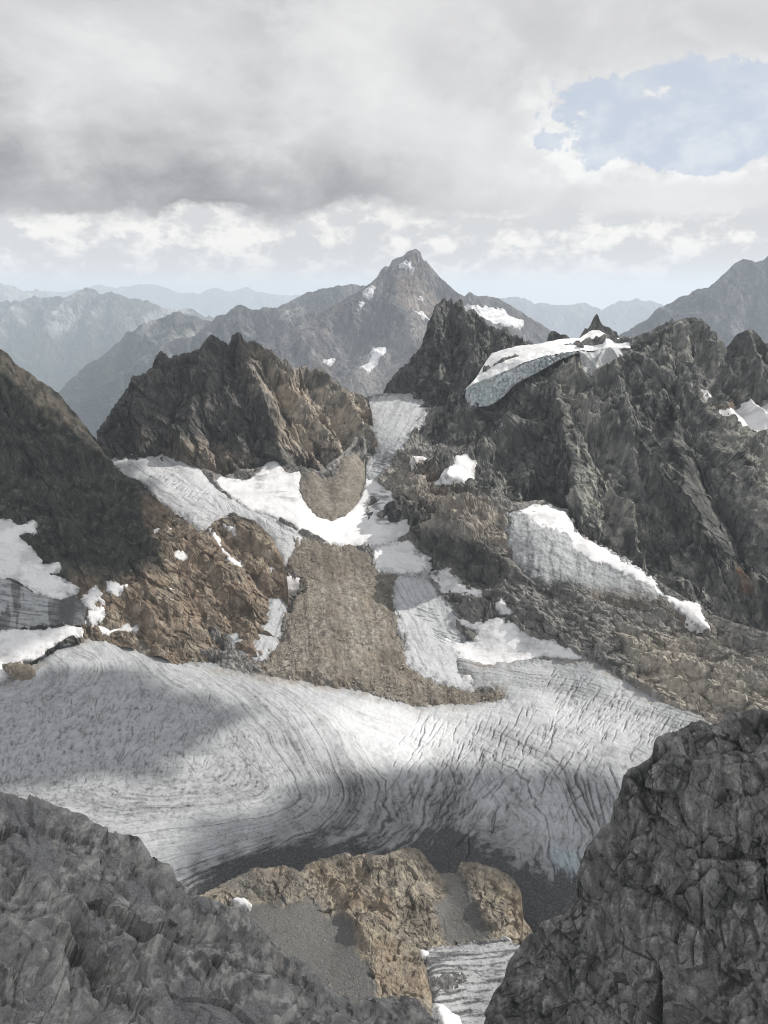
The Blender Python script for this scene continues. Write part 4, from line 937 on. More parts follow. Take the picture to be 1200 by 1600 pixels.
# ================================================================== BLACK JAGGED PEAK
dp_ctl = [(600, 612, 2380), (640, 560, 2370), (680, 476, 2380), (720, 470, 2380), (760, 503, 2350), (850, 545, 2250), (690, 600, 2200), (740, 560, 2240), (620, 640, 2290), (740, 640, 2060), (850, 640, 2060), (690, 540, 2290), (600, 690, 2240), (760, 700, 1960)]
dj = crag(95, 22, 16, 1.6, grain=((0.1, -0.3, -0.95), 2.0))
dj = ridge_line(dj, [(690, 470), (680, 520), (650, 580), (615, 605)], 10, 18)
dj = ridge_line(dj, [(722, 475), (730, 530), (740, 580)], 9, 16)
dj = ridge_line(dj, [(704, 480), (700, 540), (700, 590)], 8, -16)
pk = Sheet('mountain_peak', [(596, 616), (604, 612), (612, 592), (624, 578), (636, 566), (640, 557), (648, 550), (656, 542), (660, 532), (665, 522), (669, 505), (675, 492), (679, 478), (686, 474), (691, 468), (698, 470), (704, 466), (708, 474), (714, 471), (722, 470), (724, 478), (728, 488), (734, 483), (743, 482), (750, 488), (757, 502), (766, 508), (780, 512), (792, 512),
             (800, 518), (815, 528), (830, 536), (842, 540), (852, 548), (860, 552)], [(596, 640), (640, 690), (700, 690), (860, 640)], dp_ctl, 1.15, M_wall, dj, masks=lambda p, x, y: M4(len(p), a=0.5, b=sstep(fbm(p, 40, 4, 0.6, 3), 0.3, 0.8) * 0.4), back=(150, 1.3, 8), crest_noise=(5.0, 9))
tag(pk.obj, 'black jagged rock peak standing right of the saddle', 'mountain', None, 'structure')

# ================================================================== RIGHT MASSIF
rm_ctl = [(560, 775, 1770), (600, 745, 1850), (640, 695, 1930), (690, 620, 2060), (735, 590, 2040), (840, 535, 2020), (945, 525, 2020), (1060, 500, 1930), (1140, 540, 1960), (1170, 514, 1990), (1200, 530, 1980), (1400, 440, 2050), (700, 740, 1690), (640, 790, 1650), (740, 660, 1930), (740, 700, 1800), (800, 610, 1935), (900, 575, 1925),
          (800, 790, 1570), (820, 700, 1730), (900, 860, 1450), (1000, 930, 1370), (1100, 985, 1300), (1200, 1010, 1260), (1400, 1060, 1210), (880, 620, 1800), (900, 700, 1640), (930, 800, 1490), (860, 760, 1640), (1000, 620, 1770), (1010, 720, 1640), (1030, 840, 1500), (1080, 600, 1740), (1120, 700, 1600), (1160, 800, 1450), (1200, 900, 1350),
          (1120, 590, 1850), (1180, 660, 1800), (1200, 620, 1880), (1190, 740, 1580), (1400, 650, 1800), (1400, 850, 1450), (560, 830, 1700), (800, 900, 1460), (1000, 1000, 1300), (1200, 1080, 1200), (700, 860, 1560)]
rm = Depth(rm_ctl)
P_rsnow = [(1099, 611), (1110, 620), (1124, 632), (1136, 636), (1146, 634), (1160, 629), (1172, 626), (1190, 629), (1215, 636), (1260, 650), (1260, 705), (1215, 690), (1200, 681), (1180, 668), (1155, 654), (1135, 647), (1115, 630)]
P_rs2 = [(777, 678), (784, 667), (796, 660), (804, 660), (801, 672), (790, 682)]
P_slab = [(905, 553), (920, 545), (950, 530), (985, 528), (988, 540), (978, 556), (955, 578), (930, 590), (914, 592), (912, 570)]
def rm_masks(p, px, py):
    n = fbm(p, 80, 4, 0.6, 161); n2 = fbm(p, (14, 14, 60), 4, 0.65, 162)
    lit_ribs = soft(px, py, [(880, 600), (930, 640), (950, 760), (1000, 830), (950, 850), (905, 760), (890, 680)], 28, p, 60, 20) * 0.8 + soft(px, py, [(1100, 620), (1140, 650), (1220, 720), (1220, 860), (1180, 780), (1130, 690)], 20, p, 60, 14) + soft(px, py, [(1055, 510), (1080, 510), (1090, 560), (1060, 560)], 14, p, 50, 10) * 0.6  # sunlit right sides of the ribs painted pale
    brown = soft(px, py, [(1120, 640), (1150, 625), (1150, 640), (1130, 650)], 8, p, 40, 6) + soft(px, py, [(1150, 880), (1170, 890), (1175, 920), (1160, 910)], 6, p, 20, 6) + soft(px, py, [(620, 740), (680, 740), (740, 790), (660, 800)], 18, p, 40, 8) * 0.5
    dark = soft(px, py, [(760, 640), (880, 640), (890, 780), (840, 790), (780, 720)], 40, p, 60, 20) + soft(px, py, [(1010, 640), (1090, 640), (1180, 850), (1120, 930), (1040, 760)], 30, p, 60, 20)  # shaded left sides of the ribs painted darker
    slab = soft(px, py, [(860, 570), (905, 548), (990, 555), (960, 585), (880, 610)], 10, p, 40, 8)
    return M4(len(p), r=np.clip(brown, 0, 1) * 0.7, b=np.clip(lit_ribs * (0.55 + 0.5 * n2) + slab * 0.5 + sstep(n2, 0.25, 0.8) * 0.45, 0, 1), a=np.clip(dark * 0.75, 0, 1))
dr = crag(140, 26, 18, 1.3, ridge=1.5, block=0.9, fine=0.3, beds=((0.1, -0.3, 0.95), 16.0, 0.07), grain=((0.25, -0.5, -0.85), 2.2))
dr = ridge_line(dr, [(870, 600), (885, 680), (905, 760), (925, 830)], 18, 40)
for pts, wd, h in (([(960, 580), (975, 660), (990, 740), (1010, 830)], 11, 20), ([(935, 600), (945, 680), (960, 780)], 10, -18), ([(1040, 520), (1045, 600), (1060, 690), (1090, 800)], 12, 20), ([(760, 650), (765, 720), (775, 780)], 11, 20), ([(700, 650), (705, 700), (690, 750)], 12, 14), ([(1165, 520), (1160, 580), (1150, 620)], 9, 18), ([(1145, 540), (1135, 590), (1120, 620)], 9, -16)):
    dr = ridge_line(dr, pts, wd, h)
dr = ridge_line(dr, [(850, 640), (850, 720), (872, 790)], 20, -26)
dr = ridge_line(dr, [(1060, 510), (1090, 590), (1120, 660), (1160, 740), (1200, 800), (1230, 860)], 20, 42)
dr = ridge_line(dr, [(1050, 600), (1080, 700), (1130, 800), (1170, 880)], 26, -28)
dr = ridge_line(dr, [(1100, 560), (1150, 625), (1200, 650)], 14, -16)
dr = ridge_line(dr, [(800, 640), (815, 700), (820, 770)], 12, 16)
dr = ridge_line(dr, [(1000, 560), (1020, 660), (1040, 760), (1060, 860)], 18, 12)
dr_j = dr
def dr(p, px, py): return dr_j(p, px, py) - crack_net(px, py, 74, 40, 5, 561) * 5 - crack_net(px, py, 8, 34, 5, 565) * 2.5
dr.low = dr_j.low
rms = Sheet('mountain', [(575, 785), (592, 778), (612, 762), (632, 738), (655, 705), (678, 660), (700, 618), (735, 598), (760, 575), (800, 558), (840, 545), (880, 538), (920, 530), (985, 524), (996, 520), (1004, 518), (1012, 516), (1024, 508), (1036, 503), (1047, 502), (1050, 497), (1054, 502), (1062, 499), (1076, 497), (1088, 500), (1100, 509), (1112, 520), (1122, 526), (1132, 532), (1141, 541),
             (1147, 532), (1152, 524), (1158, 517), (1166, 515), (1172, 516), (1182, 516), (1188, 520), (1194, 534), (1200, 537), (1215, 530), (1260, 500), (1400, 440)],
            [(575, 850), (700, 860), (800, 880), (900, 930), (1000, 990), (1100, 1030), (1400, 1110)], rm, 1.35, M_wall, dr, masks=rm_masks, covers=[(P_rsnow, 3, 1), (P_rs2, 2, 1), (P_slab, 3, 1), (P_strip, 2, 1), (P_butsnow, 2, 1)], back=(200, 1.2, 8), crest_noise=(4.0, 10))
tag(rms.obj, 'huge dark rock wall and summit ridge filling the right side', 'mountain', None, 'structure')
snow('snow_patch', 'thin white snow strip at the foot of the saddle glacier', P_strip, depth=rm, seed=16, thick=2.5, edge=2.5, rag=(1.8, 9), ground=dr.low)
snow('snow_patch', 'white snow patch above the tan rock buttress', P_butsnow, depth=rm, seed=17, thick=2.5, edge=2.5, rag=(1.8, 9), ground=dr.low)
snow('snow_field', 'bright white snowfield at the right edge in the high gully', P_rsnow, depth=rm, thick=3, edge=3, seed=170, rag=(1.8, 10), ground=dr.low)
snow('snow_patch', 'small grey snow patch on the wall below the hanging glacier', P_rs2, depth=rm, thick=3, edge=2, seed=171, rag=(2, 8), ground=dr.low, masks=snow_masks(0.3, 199))
o = patch('ice_apron', rm, P_slab, 1.0, M_ice, 2.5, 4, rolling(30, 1.2), streak_masks(70, 0.12, 0.4, 0.2, seed=172, top=[(905, 545), (990, 520), (992, 540), (950, 548), (912, 556)]), ragged=(3, 10), smooth=True, seed=173, ground=dr.low, plunge=1.6)
tag(o, 'thin grey ice apron at the right end of the hanging glacier', 'ice')

# ---------------------------------------------------------------- hanging glacier: snow top and ice cliff
hg = bpy.data.objects.new('hanging_glacier', None); col.objects.link(hg); hg.location = tuple(float(v) for v in place(np.array(840.0), np.array(580.0), np.array(1900.0)))
bpy.context.view_layer.update()
tag(hg, 'white hanging glacier with a blue ice cliff on the high ledge', 'glacier')
lip = [(728, 606), (742, 598), (760, 592), (775, 586), (792, 578), (812, 570), (830, 563), (850, 557), (870, 553), (890, 550), (904, 548), (915, 548)]
hg_top = [(728, 606), (734, 600), (744, 590), (752, 578), (760, 563), (768, 552), (780, 548), (792, 545), (806, 541), (822, 540), (840, 538), (856, 534), (872, 530), (890, 529), (905, 528), (914, 522), (925, 516), (938, 517), (948, 524), (962, 528), (985, 527)]
hg_bot = [(728, 641), (733, 640), (742, 639), (750, 636), (760, 635), (770, 631), (780, 624), (792, 613), (803, 602), (820, 592), (840, 582), (862, 569), (880, 559), (900, 552), (915, 550)]
lipY = [(x, float(rm(np.array([x]), np.array([y]))[0]) - 2) for x, y in [(728, 640), (760, 634), (800, 606), (860, 571), (915, 552), (985, 548)]]
tY = lambda x: np.interp(x, *np.array(lipY, float).T)
top_lip = lip + [(950, 545), (985, 545)]
topd = Depth([(x, y, tY(x) - 3) for x, y in top_lip] + [(x, y, tY(x) + 14 + 5.0 * (np.interp(x, *np.array(top_lip, float).T) - y)) for x, y in hg_top if np.interp(x, *np.array(top_lip, float).T) - y > 4] + [(x, y + 14, tY(x) - 14) for x, y in top_lip])
ht = Sheet('snow_cover', hg_top, top_lip, topd, 0.9, M_snow, lambda p, px, py: fbm(p, 60, 4, 0.55, 181) * 5 + fbm(p, 9, 3, 0.6, 182) * 0.5, masks=lambda p, x, y: M4(len(p), r=sstep(fbm(p, 30, 4, 0.6, 183), 0.3, 0.8) * 0.25, g=0.6), back=(60, 0.5, 5), smooth=True, crest_noise=(1.0, 18))
cliffd = Depth([(x, y, tY(x)) for x, y in lip] + [(x, y, tY(x) - 9) for x, y in hg_bot] + [(x, y + 40, tY(x) - 40) for x, y in hg_bot[::3]])
def cliff_disp(p, px, py):
    o, c = facets(p, (7, 7, 18), 61); o2, c2 = facets(p, (3, 3, 6), 63)
    return o * 7 - c * 3.5 + o2 * 2.5 - c2 * 1.0 + fbm(p, 25, 3, 0.5, 184) * 4
ci = Sheet('ice_cliff', lip, hg_bot, cliffd, 0.9, ice_mat('blue_cliff_ice', clean=(0.64, 0.67, 0.68), L=18, grime=0.4, blue=(0.50, 0.60, 0.63)), cliff_disp,
           masks=lambda p, x, y: M4(len(p), b=sstep(fbm(p, 22, 4, 0.6, 185), -0.25, 0.4) * 0.85, r=sstep(fbm(p, (10, 10, 4), 4, 0.6, 186), 0.15, 0.8) * 0.3 + sstep(x, 800, 880) * 0.25), back=(20, 0.2, 3), crest_noise=(1.6, 9), crest_keep=(0.8, 4))
for s in (ht, ci):
    s.obj.parent = hg; s.obj.matrix_parent_inverse = hg.matrix_world.inverted()

def crestrock(name, label, crest, Y, foot, seed):
    x0, x1 = crest[0][0], crest[-1][0]
    s = Sheet(name, crest, [(x0, foot), (x1, foot)], [(x0, crest[0][1], Y + 14), (x1, crest[-1][1], Y + 14), ((x0 + x1) / 2, min(c[1] for c in crest), Y + 6), (x0, foot, Y - 6), (x1, foot, Y - 6), ((x0 + x1) / 2, foot, Y - 14)], 0.7, M_wall, crag(30, 5, seed, 1.8),
              masks=lambda p, x, y: M4(len(p), a=0.4), back=(30, 1.6, 6), crest_noise=(1.0, 7))
    return tag(s.obj, label, 'rock')
crestrock('rock_pinnacle', 'slender dark rock pinnacle sticking out of the snow ridge', [(904, 530), (910, 519), (914, 512), (918, 514), (922, 509), (925, 502), (929, 494), (932, 490), (935, 493), (937, 500), (941, 507), (946, 510), (952, 511), (957, 516), (963, 519), (967, 526), (970, 532)], 2180, 540, 190)
crestrock('rock_tooth', 'low dark rock tooth left of the pinnacle on the snow ridge', [(848, 545), (853, 536), (857, 524), (862, 517), (868, 518), (876, 523), (884, 522), (890, 528), (896, 540)], 2180, 552, 191)

# ================================================================== RUSTY OUTCROP BELOW THE GLACIER
oc_ctl = [Z(240, 1420, -650), Z(340, 1385, -655), Z(400, 1357, -648), Z(450, 1352, -640), Z(540, 1333, -622), Z(640, 1325, -612), Z(690, 1360, -632), Z(750, 1348, -628), Z(805, 1375, -642), Z(830, 1450, -672), Z(470, 1400, -640), Z(450, 1450, -645), Z(540, 1440, -642), Z(600, 1400, -620), Z(660, 1400, -622),
          Z(640, 1460, -645), Z(700, 1475, -662), Z(700, 1410, -645), Z(760, 1420, -640), Z(780, 1480, -668), Z(560, 1460, -632), Z(600, 1500, -630), Z(650, 1540, -642), Z(670, 1570, -650), Z(720, 1520, -668), Z(720, 1600, -668), Z(800, 1560, -664), Z(800, 1640, -660), Z(520, 1530, -640), Z(560, 1580, -640), Z(640, 1640, -640), Z(300, 1560, -640), Z(880, 1500, -680), Z(240, 1640, -620)]
oc = Depth(oc_ctl)
P_ice2 = [(652, 1486), (668, 1482), (700, 1478), (740, 1472), (790, 1470), (830, 1478), (860, 1520), (840, 1640), (690, 1640), (676, 1590), (672, 1555), (664, 1520)]
P_scr1 = [(385, 1398), (440, 1410), (478, 1398), (500, 1418), (540, 1436), (554, 1450), (564, 1482), (582, 1522), (592, 1562), (480, 1575), (380, 1460)]
def oc_masks(p, px, py):
    n = fbm(p, 26, 4, 0.6, 201); n2 = fbm(p, 10, 4, 0.65, 202)
    scree = soft(px, py, P_scr1, 8, p, 24, 14) + soft(px, py, [(692, 1362), (722, 1362), (745, 1420), (770, 1470), (700, 1475), (680, 1420), (700, 1395)], 7, p, 20, 6) + soft(px, py, [(340, 1385), (390, 1362), (470, 1358), (480, 1400), (380, 1400)], 8, p, 24, 8) * 0.6
    rust = soft(px, py, [(480, 1350), (560, 1350), (610, 1400), (620, 1450), (560, 1420), (500, 1390)], 18, p, 30, 12) + soft(px, py, [(560, 1440), (640, 1500), (680, 1560), (600, 1560), (550, 1480)], 16, p, 30, 10) + soft(px, py, [(785, 1375), (815, 1390), (835, 1450), (800, 1470), (790, 1420)], 10, p, 20, 8) + soft(px, py, [(390, 1355), (460, 1355), (470, 1385), (440, 1405), (400, 1380)], 8, p, 20, 6) * 0.9
    pale = soft(px, py, [(740, 1350), (810, 1380), (800, 1400), (745, 1395)], 10, p, 20, 8) * 0.5 + sstep(n2, 0.15, 0.6) * 0.55 + soft(px, py, [(520, 1535), (535, 1545), (548, 1570), (535, 1565)], 4) * 0.9
    return M4(len(p), r=np.clip(rust * (0.7 + 0.5 * n), 0, 1), g=np.clip(scree, 0, 0.97), b=np.clip(pale, 0, 1), a=sstep(n, 0.25, 0.7) * 0.4)
do = crag(60, 6.0, 20, 1.0, block=0.9, fine=0.4, beds=((0.6, 0.3, 0.7), 7.0, 0.08))
do = ridge_line(do, [(560, 1448), (610, 1490), (660, 1550)], 22, 8)
do = ridge_line(do, [(690, 1360), (720, 1420), (745, 1465)], 12, -8)
do0 = do
def oc_disp(p, px, py):
    m = np.clip(soft(px, py, P_scr1, 10) + soft(px, py, [(692, 1362), (722, 1362), (745, 1420), (770, 1470), (700, 1475), (680, 1420), (700, 1395)], 9), 0, 1)
    return do0(p, px, py) * (1 - 0.93 * m) + fbm(p, 3.0, 3, 0.6, 203) * 0.25 * m - 3 * m
ocs = Sheet('rock_outcrop', [(220, 1435), (300, 1402), (340, 1386), (370, 1372), (388, 1360), (400, 1356), (424, 1355), (448, 1352), (460, 1357), (468, 1364), (478, 1352), (500, 1341), (540, 1333), (556, 1338), (580, 1334), (600, 1335), (622, 1327), (640, 1323), (656, 1325), (666, 1334), (676, 1350), (690, 1362), (714, 1362), (720, 1348), (728, 1345),
             (750, 1348), (770, 1354), (788, 1364), (804, 1374), (812, 1388), (816, 1402), (818, 1414), (820, 1436), (828, 1446), (832, 1456), (838, 1470), (880, 1500)], [(220, 1500), (420, 1560), (560, 1640), (880, 1640)], oc, 1.25, M_outc, oc_disp, masks=oc_masks, covers=[(P_ice2, 5, 3)], back=(90, 1.3, 7), crest_noise=(2.5, 14))
tag(ocs.obj, 'rusty brown rock outcrop with grey scree below the glacier', 'rock')
o = patch('glacier', oc, P_ice2, 1.05, M_ice, 5, 6, ice_disp(210, 0.6, 10, cr=cracks(40, (670, 800), lambda x: 1530 - (x - 670) * 0.1, 8, (8, 24), dp=(1, 2.5), seed=12)), streak_masks(-6, 0.14, 0.55, 0.1, seed=211, rim=0.4, low=0.38), ragged=(4, 12), smooth=False, seed=36)  # real dirt, raised further to take the place of cloud shade
tag(o, 'lower grey ice patch in the gap between the outcrop and the black cliff', 'glacier')
P_rub2 = [(668, 1535), (690, 1522), (715, 1520), (732, 1530), (728, 1546), (700, 1556), (675, 1550)]
o = patch('debris_island', oc, P_rub2, 1.0, M_fr, 3, 5, lambda p, x, y: fbm(p, 6, 4, 0.7, 3) * 1.4, lambda p, x, y, s: M4(len(p), a=0.6), ragged=(4, 9), smooth=False, seed=37, lift=4.2)
tag(o, 'black rubble strip on the lower ice patch', 'debris')
for k, (lab, q) in enumerate([('white snow lump at the left tip of the lower ice patch', [(652, 1488), (660, 1487), (669, 1492), (668, 1500), (656, 1499)]),
                              ('white snow strip at the bottom edge on the lower ice patch', [(676, 1570), (688, 1572), (702, 1584), (716, 1592), (724, 1612), (690, 1612), (682, 1590)]),
                              ('small bright snow remnant beside the right foot of the outcrop', [(791, 1465), (796, 1466), (800, 1474), (802, 1486), (797, 1486), (797, 1476)]),
                              ('bright snow patch on the scree beside the grey foreground slope', [(361, 1408), (370, 1403), (382, 1404), (391, 1411), (388, 1420), (374, 1417)])]):
    snow('snow_patch', lab, q, depth=oc, thick=3.0, edge=2.5, step=0.9, rag=(0.8, 8), seed=220 + k, lift=3.5 if k < 2 else 1.0)

boulders('boulder_rubble', 'dark boulders strewn over the grey scree beside the outcrop', oc, P_scr1, 140, (0.3, 1.8), -3.2, M_outc, 602)

# ================================================================== FOREGROUND SLOPE (left)
fl_ctl = [(-600, 1010, 520), (-600, 1350, 310), (-600, 1670, 150), (-200, 1150, 470), (0, 1232, 440), (130, 1275, 432), (215, 1305, 425), (280, 1370, 415), (385, 1428, 405), (480, 1500, 395), (560, 1560, 385), (690, 1600, 375), (-200, 1500, 250), (0, 1420, 315), (0, 1600, 215), (150, 1430, 335), (150, 1600, 240), (300, 1500, 320), (300, 1600, 270), (450, 1560, 330), (500, 1640, 310), (650, 1660, 330),
          (0, 1740, 165), (300, 1740, 210), (600, 1740, 270), (760, 1700, 340), (-200, 1740, 140), (210, 1450, 335), (400, 1500, 355)]
def fl_masks(p, px, py):
    n = fbm(p, 22, 4, 0.6, 231); n2 = fbm(p, 9, 4, 0.65, 232)
    scree = fl_scree(p, px, py)
    moss = soft(px, py, [(350, 1415), (420, 1470), (520, 1560), (460, 1570), (380, 1500), (330, 1440)], 18, p, 12, 14) * sstep(n2, -0.1, 0.5)
    dark = soft(px, py, [(105, 1440), (150, 1450), (165, 1500), (140, 1530), (110, 1490)], 10, p, 10, 8)
    return M4(len(p), r=moss * 0.55, g=np.clip(scree, 0, 0.9), b=sstep(n2, 0.0, 0.5) * 0.7, a=dark * 0.7)
def fl_disp(p, px, py):
    # slabs dipping down to the right: relief drawn out along the dip
    t = (0.70, -0.62, -0.35)
    wp = p + np.stack([fbm(p, 30, 2, 0.5, 401 + k) for k in range(3)], -1) * f4(3.0)
    d = fbm(stretch(wp, (t, 3.0)), 52, 3, 0.5, 22, True) * 9.0
    o1, c1 = facets(stretch(p, (t, 2.4)), 27.0, 411); o2, c2 = facets(stretch(p, (t, 1.8)), 8.0, 412); o3, c3 = facets(p, 3.2, 413); o4, c4 = facets(p, 1.3, 414)
    d = d + o1 * 9.0 - c1 * 1.3 + o2 * 2.0 - c2 * 0.4 + o3 * 0.40 - c3 * 0.06 + o4 * 0.12
    d = d + strata(p, (0.55, 0.55, 0.62), 11.0, 27) * 1.3
    m = np.clip(fl_scree(p, px, py), 0, 1); d = d * (1 - 0.55 * m)
    d = d - crack_net(px, py, 42, 44, 6, 541, 0.3) * 3.0 - crack_net(px, py, 112, 38, 4.0, 545) * 1.4
    wx = px + fbm(p, 12, 3, 0.5, 29) * 6
    for pts, wd, h in fl_lines: d = d + h * np.exp(-(line_d(wx, py, pts) / wd) ** 1.5)
    return d + fbm(p, 70, 3, 0.5, 24) * 5 + fbm(p, 1.6, 2, 0.6, 25) * 0.05
def fl_scree(p, px, py):
    n = fbm(p, 22, 4, 0.6, 231)
    return soft(px, py, [(0, 1238), (60, 1255), (95, 1330), (90, 1380), (50, 1360), (20, 1300)], 8, p, 16, 8) * 0.9 + soft(px, py, [(200, 1360), (240, 1360), (250, 1400), (215, 1400)], 6, p, 10, 5) * 0.9 + soft(px, py, [(230, 1560), (300, 1520), (420, 1600), (330, 1640)], 10, p, 14, 9) * 0.8 + sstep(n, 0.32, 0.5) * 0.8
fl_lines = [([(-20, 1440), (60, 1540), (130, 1600)], 9, -4.0), ([(0, 1330), (60, 1400), (110, 1450)], 8, -3.5), ([(105, 1450), (150, 1500), (170, 1560), (190, 1600)], 10, -5.0), ([(95, 1430), (160, 1440), (200, 1490), (280, 1590)], 12, 4.5),
            ([(220, 1490), (300, 1560), (340, 1610)], 8, -3.5), ([(180, 1420), (300, 1500), (400, 1570), (450, 1610)], 14, 4.0), ([(300, 1440), (380, 1500), (470, 1580)], 10, -3.5), ([(200, 1310), (220, 1350), (260, 1390)], 10, 4.0), ([(170, 1330), (195, 1370), (230, 1420)], 9, -3.0),
            ([(420, 1490), (500, 1570), (540, 1610)], 8, 3.0), ([(520, 1570), (540, 1610)], 6, -4.0), ([(60, 1280), (90, 1340), (100, 1400)], 10, -3.0), ([(20, 1560), (80, 1610)], 9, 4.0)]
fls = Sheet('mountain_slope', [(-600, 1010), (-200, 1150), (-60, 1205), (0, 1231), (14, 1236), (34, 1241), (60, 1249), (84, 1256), (104, 1264), (122, 1270), (140, 1281), (158, 1290), (172, 1296), (186, 1300), (200, 1302), (216, 1306), (224, 1318), (232, 1330), (246, 1345), (260, 1358), (278, 1368), (296, 1380), (314, 1391), (332, 1398), (350, 1408), (368, 1418), (384, 1430), (402, 1446), (420, 1458), (440, 1472), (460, 1488), (482, 1502), (500, 1520), (520, 1540), (540, 1556),
              (556, 1566), (572, 1562), (590, 1556), (612, 1556), (630, 1560), (648, 1566), (664, 1574), (678, 1588), (690, 1602), (720, 1640), (760, 1680)], [(-600, 1670), (760, 1690)], fl_ctl, 1.25, M_fl, fl_disp, masks=fl_masks, back=(60, 1.6, 7), crest_noise=(3.0, 14))
tag(fls.obj, 'grey cracked rock slope in the lower left foreground', 'slope', None, 'structure')

# ================================================================== FOREGROUND CLIFF (right)
fr_ctl = [(1900, 1010, 350), (1900, 1350, 270), (1900, 1670, 180), (1400, 1070, 345), (1200, 1100, 340), (1120, 1130, 338), (1020, 1160, 336), (966, 1225, 332), (950, 1280, 328), (900, 1390, 322), (850, 1440, 318), (790, 1510, 312), (752, 1600, 304), (730, 1650, 300), (1200, 1240, 305), (1100, 1220, 318), (1200, 1400, 280), (1050, 1350, 300), (1000, 1500, 286), (900, 1500, 300), (1200, 1600, 238), (1000, 1620, 262), (850, 1620, 285),
          (1400, 1600, 215), (1400, 1300, 285), (1200, 1740, 205), (900, 1740, 255), (730, 1740, 290), (1400, 1740, 190)]
def fr_masks(p, px, py):
    n = fbm(p, 14, 4, 0.6, 241); n2 = fbm(p, 5, 4, 0.65, 242)
    pale = soft(px, py, [(1000, 1560), (1200, 1480), (1400, 1500), (1400, 1740), (850, 1740), (870, 1600)], 50, p, 18, 20) * 0.6 + soft(px, py, [(1115, 1180), (1170, 1180), (1180, 1230), (1120, 1230)], 12, p, 10, 8) * 0.7 + soft(px, py, [(1025, 1150), (1070, 1145), (1060, 1165), (1030, 1175)], 6, p, 8, 5) * 0.6
    return M4(len(p), b=np.clip(pale * (0.5 + 0.6 * n2) + sstep(n2, 0.15, 0.65) * 0.4, 0, 1), g=soft(px, py, [(960, 1560), (1120, 1540), (1200, 1600), (1000, 1640)], 30, p, 14, 16) * 0.6, a=sstep(n, 0.1, 0.6) * 0.4)
_fr = crag(74, 11, 26, 1.2, block=1.2, fine=0.2, small=0.55, beds=((0.2, -0.5, 0.85), 9.0, 0.10), grain=((0.1, -0.4, -0.9), 1.25))
def fr_disp(p, px, py):
    d = _fr(p, px, py)
    o2, ck2 = facets(p, (1.1, 1.1, 1.4), 83)
    d = d - crack_net(px, py, 96, 52, 5.0, 551) * 2.6 - crack_net(px, py, 152, 46, 4.0, 555) * 1.4
    d = d + o2 * 0.38 - ck2 * 0.03
    for x, y0, y1, dd in ((1000, 1330, 1420, 1.2), (905, 1300, 1420, 1.5), (1032, 1350, 1440, 1.6), (1095, 1290, 1460, 1.8), (1152, 1260, 1380, 2.4), (968, 1230, 1330, 1.4), (1190, 1300, 1420, 1.2)):
        d = d - dd * np.exp(-(np.abs(px - x + fbm(p, 8, 2, 0.5, int(x)) * 3) / 2.0) ** 2) * sstep(py, y0 - 8, y0 + 8) * sstep(py, y1 + 8, y1 - 8)
    return d
frs = Sheet('rock_cliff', [(715, 1690), (735, 1640), (752, 1602), (760, 1586), (770, 1566), (778, 1546), (786, 1530), (788, 1512), (796, 1496), (808, 1478), (820, 1464), (832, 1454), (846, 1440), (860, 1434), (878, 1428), (888, 1418), (894, 1404), (899, 1378), (905, 1358), (914, 1336), (920, 1318), (928, 1306), (940, 1292), (950, 1284), (954, 1270), (957, 1252), (964, 1244), (967, 1230), (969, 1212), (976, 1200), (988, 1196), (1000, 1190), (1012, 1186),
              (1019, 1178), (1022, 1158), (1030, 1150), (1044, 1147), (1058, 1146), (1068, 1139), (1080, 1131), (1094, 1128), (1108, 1132), (1120, 1131), (1128, 1124), (1134, 1113), (1146, 1108), (1160, 1108), (1176, 1104), (1190, 1102), (1200, 1100), (1260, 1085), (1400, 1065), (1900, 1010)], [(715, 1700), (760, 1670), (1900, 1670)], fr_ctl, 1.25, M_fr, fr_disp, masks=fr_masks, back=(50, 2.0, 7), crest_noise=(2.5, 12))
tag(frs.obj, 'black cracked rock cliff in the lower right foreground', 'cliff', None, 'structure')

# ================================================================== AIR
_lo = np.array([1e9] * 3); _hi = -_lo
for ob in col.objects:
    if ob.type == 'MESH':
        c = np.empty(len(ob.data.vertices) * 3, f4); ob.data.vertices.foreach_get('co', c); c = c.reshape(-1, 3)
        _lo = np.minimum(_lo, c.min(0)); _hi = np.maximum(_hi, c.max(0))
_lo = _lo - np.array([800, 0, 1.0]); _lo[1] = -1500.0; _hi = _hi + np.array([800, 800, 6.0])
bv = [(x, y, z) for z in (_lo[2], _hi[2]) for y in (_lo[1], _hi[1]) for x in (_lo[0], _hi[0])]
bq = [(0, 2, 3, 1), (4, 5, 7, 6), (0, 1, 5, 4), (2, 6, 7, 3), (0, 4, 6, 2), (1, 3, 7, 5)]
def volume_mat(name, color, density, g):
    m = bpy.data.materials.new(name); m.use_nodes = True; t = NT(m.node_tree); t.n.clear()
    out = t.add('ShaderNodeOutputMaterial'); v = t.add('ShaderNodeVolumePrincipled'); t.l.new(v.outputs[0], out.inputs['Volume'])
    v.inputs['Color'].default_value = (*color, 1); v.inputs['Density'].default_value = density; v.inputs['Anisotropy'].default_value = g
    return m
hz = mesh_obj('haze', np.array(bv), np.array(bq), volume_mat('blue_haze', (0.77, 0.855, 0.955), HAZE, 0.1))
tag(hz, 'blue haze in the air over the whole mountain valley', 'haze', None, 'stuff')

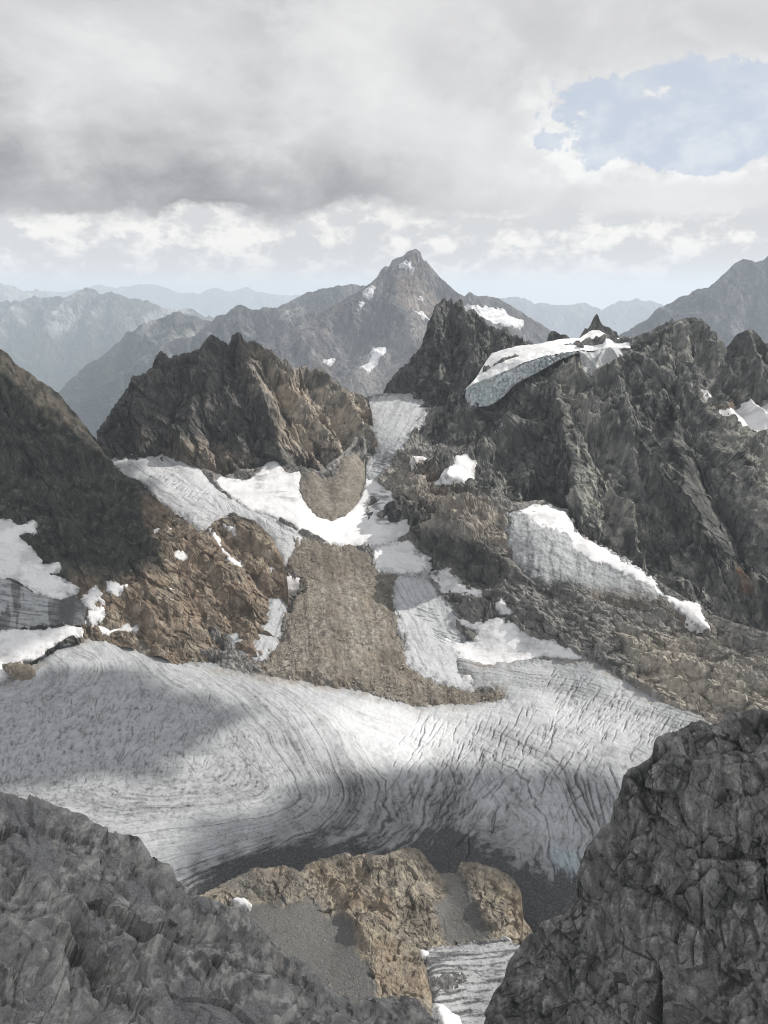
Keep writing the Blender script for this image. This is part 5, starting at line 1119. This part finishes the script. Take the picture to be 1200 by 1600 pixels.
# ------------------------------------------------------------------ unseen clouds beyond the top right, each added to shade one area
M_cloud = bpy.data.materials.new('cloud_droplets'); M_cloud.use_nodes = True
t = NT(M_cloud.node_tree); t.n.clear(); mo = t.add('ShaderNodeOutputMaterial'); mx = t.add('ShaderNodeMixShader'); mx.inputs[0].default_value = 0.62
df = t.add('ShaderNodeBsdfDiffuse'); df.inputs[0].default_value = (0.9, 0.9, 0.9, 1); tl = t.add('ShaderNodeBsdfTranslucent'); tl.inputs[0].default_value = (0.95, 0.95, 0.95, 1)
t.l.new(df.outputs[0], mx.inputs[1]); t.l.new(tl.outputs[0], mx.inputs[2]); t.l.new(mx.outputs[0], mo.inputs[0])
def cloud(px, py, Y, rx, ry, top, label, seed):
    T = place(np.array(float(px)), np.array(float(py)), np.array(float(Y))).astype(float)
    c = T + SUN * ((top - T[2]) / SUN[2])
    nu, nw = 96, 48
    u = np.linspace(0, 2 * np.pi, nu, endpoint=False); vv = np.linspace(0.02, np.pi - 0.02, nw)
    uu, ww = np.meshgrid(u, vv)
    d = np.stack([np.cos(uu) * np.sin(ww), np.sin(uu) * np.sin(ww), np.cos(ww)], -1)
    n = fbm(d.reshape(-1, 3) * 3 + seed, 1.4, 5, 0.55, seed).reshape(nw, nu)
    r = 1 + 0.34 * n
    V = d * r[..., None] * np.array([rx, ry, 190.0]); V[..., 2] = np.where(V[..., 2] < 0, V[..., 2] * 0.45, V[..., 2])
    V = V + c
    i = np.arange(nu * nw).reshape(nw, nu); j = np.roll(i, -1, 1)
    q = np.stack([i[:-1], i[1:], j[1:], j[:-1]], -1).reshape(-1, 4)
    cap = [list(i[0]), list(i[-1][::-1])]
    o = mesh_obj('cloud', V.reshape(-1, 3), q, M_cloud, True)
    import bmesh
    b = bmesh.new(); b.from_mesh(o.data); bmesh.ops.holes_fill(b, edges=[e for e in b.edges if e.is_boundary], sides=0); bmesh.ops.recalc_face_normals(b, faces=b.faces); b.to_mesh(o.data); b.free()
    tag(o, label, 'cloud', 'unseen shading clouds')
for k, (px, py, Y, rx, ry, lab) in enumerate([
    (10, 780, 1480, 340, 420, 'unseen cloud placed to shade the dark left mountain'),
    (40, 1165, 1060, 250, 120, 'unseen cloud placed to shade the left part of the glacier'),
    (150, 1450, 330, 330, 200, 'unseen cloud placed to shade the grey foreground slope'),
    (1120, 1350, 300, 330, 260, 'unseen cloud placed to shade the black foreground cliff'),
    (760, 1345, 840, 330, 120, 'unseen cloud placed to shade the dark lower edge of the glacier'),
    (240, 600, 2150, 170, 200, 'unseen cloud placed to shade the left half of the tan peak')]):
    cloud(px, py, Y, rx, ry, 1500.0 + 60 * (k % 3), lab, 300 + k)
